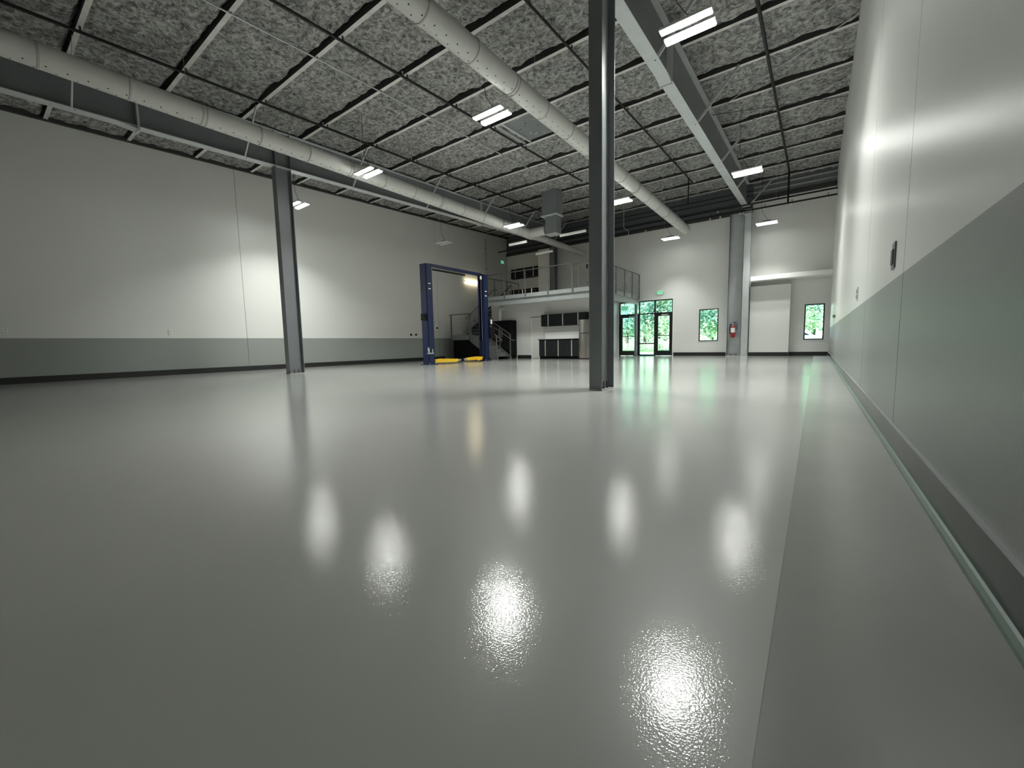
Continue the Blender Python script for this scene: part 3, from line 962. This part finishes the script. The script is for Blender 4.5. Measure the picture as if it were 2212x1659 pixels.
def flight_rail(y, x_top, x_bot, zt, zb, nm):
    MB().tube([(x_top, y, zt), (x_bot, y, zb)], 0.022, 10).build(nm, M['rail'], st)


flight_rail(SY0, -14.1, -12.47, RT - 0.02, 1.17, 'top_rail')
flight_rail(SY0 + 0.07, -14.05, -12.2, RT - 0.16, 0.96, 'handrail')
MB().tube([(-12.2, SY0 + 0.07, 0.96), (-12.16, SY0 + 0.07, 0.9), (-12.46, SY0 + 0.05, 0.9)], 0.02, 8).build('handrail_return', M['rail'], st)
MB().box(-12.49, -12.445, SY0 - 0.02, SY0 + 0.025, 0.05, 1.17).build('newel_post', M['rail'], st)
yb = SY1
flight_rail(yb, -13.75, -12.46, 2.0, 1.24, 'top_rail')
flight_rail(yb - 0.07, -13.75, -12.3, 1.80, 0.95, 'handrail')
MB().tube([(-12.3, yb - 0.07, 0.95), (-12.1, yb - 0.07, 0.93)], 0.02, 8).build('handrail_return', M['rail'], st)
for x, z0, z1 in ((-12.47, 0.02, 1.25), (-13.12, 0.45, 1.63), (-13.75, 0.85, 2.02)):
    MB().box(x - 0.022, x + 0.022, yb - 0.022, yb + 0.022, z0, z1).build('newel_post', M['rail'], st)
for k in range(7):
    dz = 0.13 + 0.125 * k
    MB().tube([(-13.75, yb, 2.0 - dz), (-12.46, yb, 1.24 - dz)], 0.005, 6).build('rail_rod', M['rail'], st)
# rails of the upper flight, and the guard round the stair opening
MB().tube([(-14.25, SY1, RT), (-14.25, 19.3, DZ + 1.06)], 0.024, 10).build('top_rail', M['dark'], st)
MB().tube([(-14.75, SY1 - 0.2, 2.02), (-14.33, SY1 - 0.05, 2.18), (-14.33, 19.2, DZ + 0.9)], 0.02, 8).build('handrail', M['dark'], st)
for y in (SY1, 17.6, 18.5, 19.3):
    zz = LZ + (y - SY1) / (19.35 - SY1) * (DZ - LZ)
    MB().box(-14.275, -14.23, y - 0.022, y + 0.022, zz - 0.05, zz + 1.08).build('newel_post', M['rail'], st)
for y in (DF + 0.05, 17.1, 18.2, 19.3):
    MB().box(SW + 0.02, SW + 0.062, y - 0.02, y + 0.02, DZ, DZ + 1.06).build('guard_post', M['rail'], st)
MB().tube([(SW + 0.04, DF, DZ + 1.06), (SW + 0.04, 19.3, DZ + 1.06)], 0.024, 10).build('guard_rail', M['rail'], st)
MB().tube([(-15.45, SY1, 2.18), (-15.45, 19.2, DZ + 0.9), (-15.45, 19.5, DZ + 0.9)], 0.02, 8).build('handrail', M['dark'], st)
# dark enclosed space under the landing
o = thing('storage_screen', 'black screen closing the space under the stair landing', 'screen', (-14.8, 15.75, 0))
MB().prism([(-15.4, 0.0), (-12.85, 0.0), (-14.05, 0.90), (-14.25, LZ - 0.24), (-15.4, LZ - 0.24)], 'y', 15.68, 15.70).build('front_panel', M['cab_d'], o)
MB().box(-15.42, -15.40, 15.68, 16.7, 0.0, LZ - 0.24).build('side_panel', M['cab_d'], o)

# ------------------------------------------------------------------ car lift
lf = thing('car_lift', 'blue two-post car lift with yellow arms by the left wall', 'car lift', (-12.25, 12.7, 0))
LX = -12.25
for y, s in ((11.05, 1), (14.42, -1)):
    po = MB()
    w, dp, tk = 0.17, 0.30, 0.014
    yo = y - s * dp / 2     # outer web
    po.box(LX - w, LX + w, min(yo, yo + s * tk), max(yo, yo + s * tk), 0.03, 3.86)
    for sx in (-1, 1):
        po.box(min(LX + sx * w, LX + sx * (w - tk)), max(LX + sx * w, LX + sx * (w - tk)), min(yo, yo + s * dp), max(yo, yo + s * dp), 0.03, 3.86)
        po.box(min(LX + sx * w, LX + sx * (w - 0.07)), max(LX + sx * w, LX + sx * (w - 0.07)), min(yo + s * dp, yo + s * (dp - tk)), max(yo + s * dp, yo + s * (dp - tk)), 0.03, 3.86)
    po = po.build('post', M['blue'], lf)
    MB().box(LX - 0.11, LX + 0.11, y - 0.10, y + 0.10, 0.10, 0.95).build('carriage', M['blue_d'], lf, bevel=0.005)
    MB().box(LX - 0.012, LX + 0.012, y + s * 0.10, y + s * 0.115, 0.95, 3.7).build('lift_chain', M['galv'], lf)
    MB().box(LX - 0.26, LX + 0.26, y - 0.22, y + 0.22, 0.0, 0.03).build('base_plate', M['blue_d'], lf)
    for bx in (-0.22, 0.22):
        for by in (-0.18, 0.18):
            MB().tube([(LX + bx, y + by, 0.03), (LX + bx, y + by, 0.07)], 0.016, 8).build('anchor_bolt', M['galv'], lf)
    MB().box(LX - 0.18, LX + 0.18, y - 0.17, y + 0.17, 3.86, 3.88).build('top_plate', M['blue_d'], lf)
    for zz in (2.92, 3.12):
        MB().box(LX + 0.17, LX + 0.174, y - 0.05, y + 0.07, zz, zz + 0.035).build('label_plate', M['plate'], lf)
MB().box(LX - 0.06, LX + 0.06, 11.2, 14.3, 3.82, 3.93).build('crossbeam', M['blue'], lf, bevel=0.004)
MB().box(LX - 0.04, LX + 0.04, 11.35, 13.25, 3.70, 3.76).build('shutoff_bar', M['rubber'], lf, bevel=0.004)
for y in (11.25, 14.22):
    MB().box(LX + 0.05, LX + 0.09, y - 0.04, y + 0.04, 3.66, 3.80).build('pulley_guard', M['plate'], lf)
# arms swung in along the bay, lying just above the floor
for y0, y1, z in ((11.32, 12.62, 0.06), (14.22, 13.2, 0.07)):
    s = 1 if y1 > y0 else -1
    MB().prism([(y0, z), (y0, z + 0.13), (y0 + s * 0.35, z + 0.15), (y1, z + 0.11), (y1, z)], 'x', LX - 0.07, LX + 0.07).build('lift_arm', M['yellow'], lf, bevel=0.005)
    MB().box(LX - 0.045, LX + 0.045, min(y1, y1 + s * 0.22), max(y1, y1 + s * 0.22), z + 0.02, z + 0.09).build('arm_extension', M['galv'], lf)
    MB().lathe(LX, y1 + s * 0.24, [(0.07, z - 0.01), (0.07, z + 0.08), (0.055, z + 0.10)], 14).build('lift_pad', M['rubber'], lf)
for dx in (0.22, -0.2):
    MB().bar((LX, 11.3, 0.10), (LX + dx * 2.2, 12.1, 0.10), 0.1, 0.08).build('lift_arm', M['yellow'], lf, bevel=0.004)
    MB().bar((LX, 14.2, 0.10), (LX + dx * 2.2, 13.45, 0.10), 0.1, 0.08).build('lift_arm', M['yellow'], lf, bevel=0.004)
# control box, adapters, power unit
MB().box(LX - 0.06, LX + 0.12, 10.76, 10.90, 1.72, 1.98).build('control_box', M['rubber'], lf, bevel=0.006)
for k, (dz, yy) in enumerate(((0.52, 10.85), (0.47, 10.80), (0.45, 10.9))):
    MB().tube([(LX + 0.20, yy + 0.08 * k, dz), (LX + 0.20, yy + 0.08 * k, dz + 0.16)], 0.028, 8).build('pad_adapter', M['alu'], lf)
MB().box(LX + 0.17, LX + 0.22, 10.80, 11.12, 0.42, 0.47).build('adapter_rack', M['galv'], lf)
MB().box(LX - 0.06, LX + 0.26, 14.60, 14.92, 1.02, 1.56).build('oil_tank', M['rubber'], lf, bevel=0.01)
MB().lathe(LX + 0.10, 14.76, [(0.10, 1.56), (0.13, 1.60), (0.13, 1.92), (0.09, 1.97)], 16).build('pump_motor', M['rubber'], lf)
MB().box(LX + 0.22, LX + 0.24, 14.66, 14.74, 1.68, 1.88).build('motor_plate', M['plate'], lf)
MB().tube([(LX + 0.2, 14.62, 1.58), (LX + 0.24, 14.7, 1.55), (LX + 0.24, 14.8, 1.50)], 0.015, 8).build('release_lever', M['galv'], lf)

# ------------------------------------------------------------------ doors and windows in the back wall
sf = struct('door_1', (-7.16, YB, 0))
fy0, fy1 = YB + 0.05, YB + 0.15
x0, x1, z1 = SF[0], SF[1], SF[3]
MUL = (-7.47, -6.66)
for a, b_ in ((x0, x0 + 0.05), (MUL[0] - 0.03, MUL[0] + 0.03), (MUL[1] - 0.04, MUL[1] + 0.04), (x1 - 0.05, x1)):
    MB().box(a, b_, fy0, fy1, 0, z1).build('mullion', M['frame'], sf)
for a, b_, za, zb in ((x0, x1, z1 - 0.05, z1), (x0, x1, 2.13, 2.19), (MUL[0], MUL[1], 0.60, 0.66), (MUL[0], MUL[1], 0.0, 0.06)):
    MB().box(a, b_, fy0 + 0.002, fy1 - 0.002, za, zb).build('crossbar', M['frame'], sf)
for a, b_ in ((x0, MUL[0]), (MUL[0], MUL[1]), (MUL[1], x1)):
    MB().box(a, b_, YB + 0.098, YB + 0.102, 2.19, z1 - 0.05).build('transom_pane', M['glass'], sf)
MB().box(MUL[0] + 0.03, MUL[1] - 0.04, YB + 0.098, YB + 0.102, 0.66, 2.13).build('side_pane', M['glass'], sf)
MB().box(MUL[0] + 0.03, MUL[1] - 0.04, YB + 0.098, YB + 0.102, 0.06, 0.60).build('side_pane', M['glass'], sf)
for a, b_ in ((x0 + 0.05, MUL[0] - 0.03), (MUL[1] + 0.04, x1 - 0.05)):
    lf_ = holed_wall(a + 0.004, b_ - 0.004, 0.01, 2.13, YB + 0.06, YB + 0.115, [(a + 0.12, b_ - 0.12, 0.26, 2.01)]).build('door_leaf', M['frame'], sf)
    pane = MB().box(a + 0.12, b_ - 0.12, YB + 0.085, YB + 0.09, 0.26, 2.01).build('pane', M['glass'])
    pane.parent = lf_
    lf_w = MB().bar((a + 0.1, YB + 0.03, 1.02), (b_ - 0.1, YB + 0.03, 1.02), 0.03, 0.035).build('push_bar', M['frame'])
    lf_w.parent = lf_
    pane.location = lf_w.location = -world_loc(lf_)
    cl = MB().box(b_ - 0.5, b_ - 0.18, YB + 0.0, YB + 0.06, 2.03, 2.09).build('door_closer', M['galv'])
    cl.parent = lf_
    cl.location = -world_loc(lf_)
MB().box(x0 - 0.02, x0, YB - 0.004, YB + 0.05, 0, z1 + 0.02).build('reveal', M['white'], sf)
MB().box(x0, x1 + 0.02, YB - 0.004, YB + 0.05, z1, z1 + 0.02).build('reveal', M['white'], sf)
MB().box(x1, x1 + 0.02, YB - 0.004, YB + 0.05, 0, z1).build('reveal', M['white'], sf)
for i, w in enumerate((W1, W2)):
    wn = struct('window_%d' % (i + 1), ((w[0] + w[1]) / 2, YB, w[2]))
    holed_wall(w[0], w[1], w[2], w[3], YB + 0.02, YB + 0.10, [(w[0] + 0.045, w[1] - 0.045, w[2] + 0.045, w[3] - 0.045)]).build('window_frame', M['frame'], wn)
    MB().box(w[0] + 0.045, w[1] - 0.045, YB + 0.058, YB + 0.062, w[2] + 0.045, w[3] - 0.045).build('pane', M['glass'], wn)
    MB().box(w[0] - 0.015, w[1] + 0.015, YB - 0.012, YB + 0.02, w[2] - 0.02, w[2]).build('window_sill', M['white'], wn)


# ------------------------------------------------------------------ exit signs
def exit_sign(label, loc, axis):
    """axis 'y': face looks towards -Y; 'x': face looks towards +X"""
    o = thing('exit_sign', label, 'exit sign', loc, 'green exit signs')
    x, y, z = loc
    if axis == 'y':
        MB().box(x - 0.16, x + 0.16, y, y + 0.04, z - 0.10, z + 0.10).build('housing', M['plate'], o, bevel=0.004)
        MB().box(x - 0.15, x + 0.15, y - 0.003, y + 0.0, z - 0.09, z + 0.09).build('face', M['greenface'], o)
    else:
        MB().box(x - 0.04, x, y - 0.16, y + 0.16, z - 0.10, z + 0.10).build('housing', M['plate'], o, bevel=0.004)
        MB().box(x, x + 0.003, y - 0.15, y + 0.15, z - 0.09, z + 0.09).build('face', M['greenface'], o)
    cu = bpy.data.curves.new('lettering', 'FONT')
    cu.body = 'EXIT'
    cu.size = 0.155
    cu.extrude = 0.002
    cu.align_x = 'CENTER'
    cu.align_y = 'CENTER'
    cu.materials.append(M['green'])
    tmp = bpy.data.objects.new('lettering', cu)
    COL.objects.link(tmp)
    bpy.context.view_layer.update()
    me = bpy.data.meshes.new_from_object(tmp.evaluated_get(bpy.context.evaluated_depsgraph_get()))
    bpy.data.objects.remove(tmp)
    t_ = bpy.data.objects.new('lettering', me)
    COL.objects.link(t_)
    t_.parent = o
    if axis == 'y':
        t_.location = (0, -0.006, 0)
        t_.rotation_euler = (math.pi / 2, 0, 0)
    else:
        t_.location = (0.006, 0, 0)
        t_.rotation_euler = (math.pi / 2, 0, math.pi / 2)
    return o


e1 = exit_sign('green exit sign on the back wall above the right-hand glass door', (-6.40, YB - 0.045, 3.17), 'y')
for s in (-1, 1):
    MB().tube([(-6.40 + s * 0.2, YB - 0.05, 3.22), (-6.40 + s * 0.2, YB - 0.09, 3.21)], 0.035, 10).build('emergency_lamp', M['plate'], e1)
e2 = exit_sign('green exit sign hanging under the mezzanine before the left glass door', (-7.98, 20.6, 2.45), 'y')
MB().tube([(-7.98, 20.62, 2.55), (-7.98, 20.62, DZ - 0.1)], 0.012, 8).build('hanger_rod', M['dark'], e2)
e3 = exit_sign('green exit sign high on the left wall above the stairs', (XL + 0.045, 20.75, 5.85), 'x')

# ------------------------------------------------------------------ wall plates
def plate(name, label, x, y, z, w, h, axis, kind='outlet'):
    o = thing(name, label, kind, (x, y, z))
    t = 0.012
    if axis == 'x+':
        MB().box(x, x + t, y - w / 2, y + w / 2, z - h / 2, z + h / 2).build('cover_plate', M['plate'], o, bevel=0.003)
        for dz in (-0.25, 0.25):
            MB().box(x + t, x + t + 0.002, y - w * 0.22, y + w * 0.22, z + dz * h - h * 0.12, z + dz * h + h * 0.12).build('socket', M['housing'], o)
    elif axis == 'y-':
        MB().box(x - w / 2, x + w / 2, y - t, y, z - h / 2, z + h / 2).build('cover_plate', M['plate'], o, bevel=0.003)
        MB().box(x - w * 0.2, x + w * 0.2, y - t - 0.004, y - t, z - h * 0.2, z + h * 0.2).build('switch', M['housing'], o)
    return o


plate('wall_outlet', 'white outlet on the left wall well in front of the left column', XL, 3.95, 1.31, 0.10, 0.17, 'x+')
plate('wall_outlet', 'white outlet on the left wall at the left edge of the picture', XL, 0.74, 1.31, 0.09, 0.14, 'x+')
plate('wall_outlet', 'white outlet on the left wall between the column and the car lift', XL, 10.61, 1.34, 0.09, 0.14, 'x+')
for y, lb in ((13.32, 'small round black socket on the left wall, left one of the pair by the lift'), (13.63, 'small round black socket on the left wall, right one of the pair by the lift')):
    o = thing('round_socket', lb, 'socket', (XL, y, 1.30))
    MB().tube([(XL, y, 1.30), (XL + 0.012, y, 1.30)], 0.055, 14).build('cover_ring', M['rubber'], o)
    MB().tube([(XL + 0.012, y, 1.30), (XL + 0.02, y, 1.30)], 0.035, 12).build('socket_face', M['cab_d'], o)
o = thing('power_receptacle', 'white box with a round black socket on the wall behind the lift', 'socket', (XL, 15.02, 1.66))
MB().box(XL, XL + 0.05, 14.92, 15.12, 1.50, 1.86).build('box', M['plate'], o, bevel=0.006)
MB().tube([(XL + 0.05, 15.02, 1.66), (XL + 0.065, 15.02, 1.66)], 0.055, 14).build('socket_face', M['rubber'], o)
MB().tube([(XL + 0.02, 15.02, 1.86), (XL + 0.02, 15.02, 4.3)], 0.014, 8).build('conduit', M['plate'], o)
plate('light_switch', 'white light switch plate on the back wall beside the glass door', -5.65, YB, 1.24, 0.12, 0.13, 'y-', 'light switch')
plate('light_switch', 'white light switch plate on the back wall nearer the window', -5.40, YB, 1.24, 0.16, 0.13, 'y-', 'light switch')
plate('light_switch', 'small white switch plate between the left rear window and the column', -3.47, YB, 1.21, 0.07, 0.15, 'y-', 'light switch')
plate('light_switch', 'wide white switch plate on the kitchen wall beside the white door', -12.05, KW, 1.27, 0.34, 0.14, 'y-', 'light switch')
# right wall boxes
o = thing('control_panel', 'dark narrow wall box on the right wall above the grey dado', 'control box', (XR, 4.06, 1.31))
MB().box(XR - 0.010, XR, 3.99, 4.12, 1.215, 1.40).build('back_plate', M['steel'], o, bevel=0.003)
MB().box(XR - 0.018, XR - 0.010, 4.015, 4.095, 1.245, 1.35).build('cover', M['joint'], o, bevel=0.003)
o = thing('wall_outlet', 'pale outlet on the right wall beyond the dark wall box', 'outlet', (XR, 7.28, 1.31))
MB().box(XR - 0.012, XR, 7.22, 7.34, 1.22, 1.40).build('cover_plate', M['housing'], o, bevel=0.003)
MB().box(XR - 0.016, XR - 0.012, 7.25, 7.31, 1.25, 1.30).build('socket', M['joint'], o)
MB().box(XR - 0.016, XR - 0.012, 7.25, 7.31, 1.32, 1.37).build('socket', M['joint'], o)
o = thing('wall_sensor', 'small dark sensor on the right wall near the back corner', 'sensor', (XR, 15.5, 1.36))
MB().box(XR - 0.05, XR, 15.3, 15.55, 1.32, 1.40).build('housing', M['joint'], o, bevel=0.005)
MB().box(XR - 0.06, XR - 0.05, 15.38, 15.46, 1.34, 1.38).build('lens', M['rubber'], o)
o = thing('junction_box', 'small light grey box near the top of the rear columns', 'junction box', (-2.8, 20.8, 6.14))
MB().box(-2.90, -2.70, 20.66, 20.865, 6.14, 6.23).build('housing', M['steel_l'], o, bevel=0.01)
MB().tube([(-2.80, 20.66, 6.185), (-2.80, 20.64, 6.185)], 0.03, 10).build('lens', M['rubber'], o)

# fire extinguisher on the rear column
o = thing('fire_extinguisher', 'red fire extinguisher with white label hung on the rear column', 'fire extinguisher', (-3.03, 20.86, 0.85))
ex, ey = -3.03, 20.9
MB().lathe(ex, ey, [(0.05, 0.83), (0.085, 0.85), (0.09, 0.90), (0.09, 1.28), (0.075, 1.34), (0.035, 1.38), (0.03, 1.40)], 20).build('cylinder', M['red'], o)
MB().lathe(ex, ey, [(0.0915, 1.06), (0.0915, 1.27)], 20).build('label_band', M['plate'], o)
MB().lathe(ex, ey, [(0.026, 1.40), (0.03, 1.42), (0.03, 1.46), (0.02, 1.48)], 12).build('valve', M['alu'], o)
MB().bar((ex - 0.02, ey, 1.48), (ex + 0.15, ey, 1.50), 0.03, 0.015).build('carry_handle', M['rubber'], o)
MB().bar((ex - 0.02, ey, 1.50), (ex + 0.14, ey, 1.55), 0.03, 0.012).build('squeeze_lever', M['rubber'], o)
MB().tube([(ex - 0.03, ey, 1.43), (ex - 0.11, ey, 1.40), (ex - 0.125, ey, 1.25), (ex - 0.115, ey, 1.0)], 0.014, 8).build('hose', M['rubber'], o)
MB().box(ex - 0.05, ex + 0.05, 20.99, 21.05, 1.0, 1.4).build('bracket', M['galv'], o)
MB().box(ex - 0.17, ex + 0.17, 21.03, 21.048, 1.18, 1.46).build('sign_board', mat('sign_blue_grey', (0.22, 0.25, 0.34), 0.4), o)

# ------------------------------------------------------------------ outside
gr = MB().box(-40, 30, YB + 0.2, 29.5, -0.25, -0.05).build('ground', M['ground'])
gr['kind'] = 'structure'
MB().box(-60, 50, 29.5, 80, -0.26, -0.02).build('grass_verge', M['lawn'], gr)


def leaf_mesh(name, blobs, n_, size, m_, seed):
    rr = random.Random(seed)
    vs, fs = [], []
    for _ in range(n_):
        bx, by, bz, br = rr.choice(blobs)
        while True:
            p = Vector((rr.uniform(-1, 1), rr.uniform(-1, 1), rr.uniform(-1, 1)))
            if 0.25 < p.length < 1:
                break
        c_ = Vector((bx, by, bz)) + p * br
        d_ = Vector((rr.uniform(-1, 1), rr.uniform(-1, 1), rr.uniform(-0.7, 0.4))).normalized()
        e_ = d_.cross(Vector((rr.uniform(-1, 1), rr.uniform(-1, 1), rr.uniform(-1, 1)))).normalized()
        s_ = size * rr.uniform(0.6, 1.4)
        k = len(vs)
        vs += [c_ - d_ * s_, c_ + e_ * s_ * 0.45, c_ + d_ * s_, c_ - e_ * s_ * 0.45]
        fs.append((k, k + 1, k + 2, k + 3))
    me = bpy.data.meshes.new(name)
    me.from_pydata([tuple(v) for v in vs], [], fs)
    me.materials.append(m_)
    return me


def trunk_mesh(h, r, seed):
    rr = random.Random(seed)
    b_ = MB()
    pts = [(rr.uniform(-0.12, 0.12) * i, rr.uniform(-0.1, 0.1) * i, h * i / 4) for i in range(5)]
    b_.tube(pts, r, 8, r2=r * 0.4)
    for k in range(4):
        p = pts[1 + k % 3]
        a = rr.uniform(0, 6.28)
        b_.tube([p, (p[0] + math.cos(a) * 0.7, p[1] + math.sin(a) * 0.7, p[2] + 0.9), (p[0] + math.cos(a) * 1.3, p[1] + math.sin(a) * 1.3, p[2] + 2.0)], r * 0.4, 6, r2=r * 0.15)
    return b_


kinds = []
for q, (mk, h) in enumerate((('leafA', 8.5), ('leafB', 7.0), ('leafC', 9.5))):
    rr = random.Random(40 + q)
    blobs = [(rr.uniform(-1.3, 1.3), rr.uniform(-1.3, 1.3), h * rr.uniform(0.18, 0.95), rr.uniform(0.7, 1.25)) for _ in range(20)]
    crown = leaf_mesh('crown', blobs, 4200, 0.13, M[mk], 100 + q)
    tk = trunk_mesh(h, 0.13, 60 + q)
    kinds.append((crown, tk))
TREES = [(-13.9, 34.6, 1, 'beyond the left glass door, at its left'), (-12.6, 33.2, 0, 'straight beyond the left glass door'),
         (-11.3, 33.6, 2, 'straight beyond the entrance sidelight'), (-10.0, 33.0, 1, 'straight beyond the right glass door'),
         (-9.0, 35.0, 0, 'beyond the right glass door, at its right'), (-7.5, 33.6, 2, 'at the left in the left rear window'),
         (-6.5, 35.0, 0, 'straight beyond the left rear window'), (-5.4, 33.4, 1, 'at the right in the left rear window'),
         (-1.3, 33.8, 1, 'at the left in the right rear window'),
         (-0.2, 35.6, 2, 'straight beyond the right rear window'), (0.9, 33.4, 0, 'at the right in the right rear window')]
desc = ['mid green leafy tree', 'pale yellow-green leafy tree', 'dark green leafy tree']
tp = {}
for (x, y, k, pl) in TREES:
    lb = '%s outside, %s' % (desc[k], pl)
    if k not in tp:
        o = thing('tree', lb, 'tree', (x, y, -0.03), 'trees behind the building')
        c_ = bpy.data.objects.new('crown', kinds[k][0])
        COL.objects.link(c_)
        c_.parent = o
        tt = kinds[k][1].build('trunk', M['bark'], loc=(0, 0, 0))
        tt.parent = o
        tp[k] = o
    else:
        dup(tp[k], (x, y, -0.03), lb, 'trees behind the building')
# low bushes in front of the trees
sh = leaf_mesh('foliage', [(0, 0, 0.35, 0.5), (0.45, 0.1, 0.3, 0.45), (-0.45, -0.1, 0.3, 0.42), (0.1, 0.3, 0.6, 0.4)], 900, 0.07, M['leafB'], 77)
p0 = None
for k in range(9):
    x = -14.4 + k * 1.7 + rnd.uniform(-0.3, 0.3)
    y = 30.6 + rnd.uniform(-0.4, 0.6)
    if p0 is None:
        p0 = thing('bush', 'low leafy bush outside in front of the trees', 'bush', (x, y, -0.02), 'low bushes along the verge')
        c_ = bpy.data.objects.new('foliage', sh)
        COL.objects.link(c_)
        c_.parent = p0
        MB().tube([(x, y, -0.02), (x, y, 0.45)], 0.02, 6).build('stem', M['bark'], p0)
    else:
        dup(p0, (x, y, -0.02), p0['label'])

# white car parked outside the right rear window
cx, cy = -1.25, 27.2
o = thing('car', 'white parked car outside, low in the right rear window', 'car', (cx, cy, -0.05))
prof = [(-2.2, 0.25), (2.15, 0.25), (2.2, 0.55), (2.1, 0.78), (1.2, 0.92), (0.55, 1.30), (-0.2, 1.42), (-1.2, 1.36), (-1.95, 0.98), (-2.2, 0.9)]
MB().prism([(cx + u, v - 0.05) for u, v in prof], 'y', cy - 0.85, cy + 0.85).build('body', M['car'], o, bevel=0.05)
for sy in (-0.853, 0.853):
    gp = [(-1.55, 0.98), (1.0, 0.95), (0.5, 1.26), (-0.2, 1.34), (-1.15, 1.29)]
    MB().prism([(cx + u, v - 0.05) for u, v in gp], 'y', cy + sy - 0.004, cy + sy + 0.004).build('side_glass', M['tint'], o)
    for wx in (-1.35, 1.3):
        MB().tube([(cx + wx, cy + sy - 0.1 * (1 if sy > 0 else -1), 0.28), (cx + wx, cy + sy + 0.01 * (1 if sy > 0 else -1), 0.28)], 0.32, 20).build('wheel', M['rubber'], o)
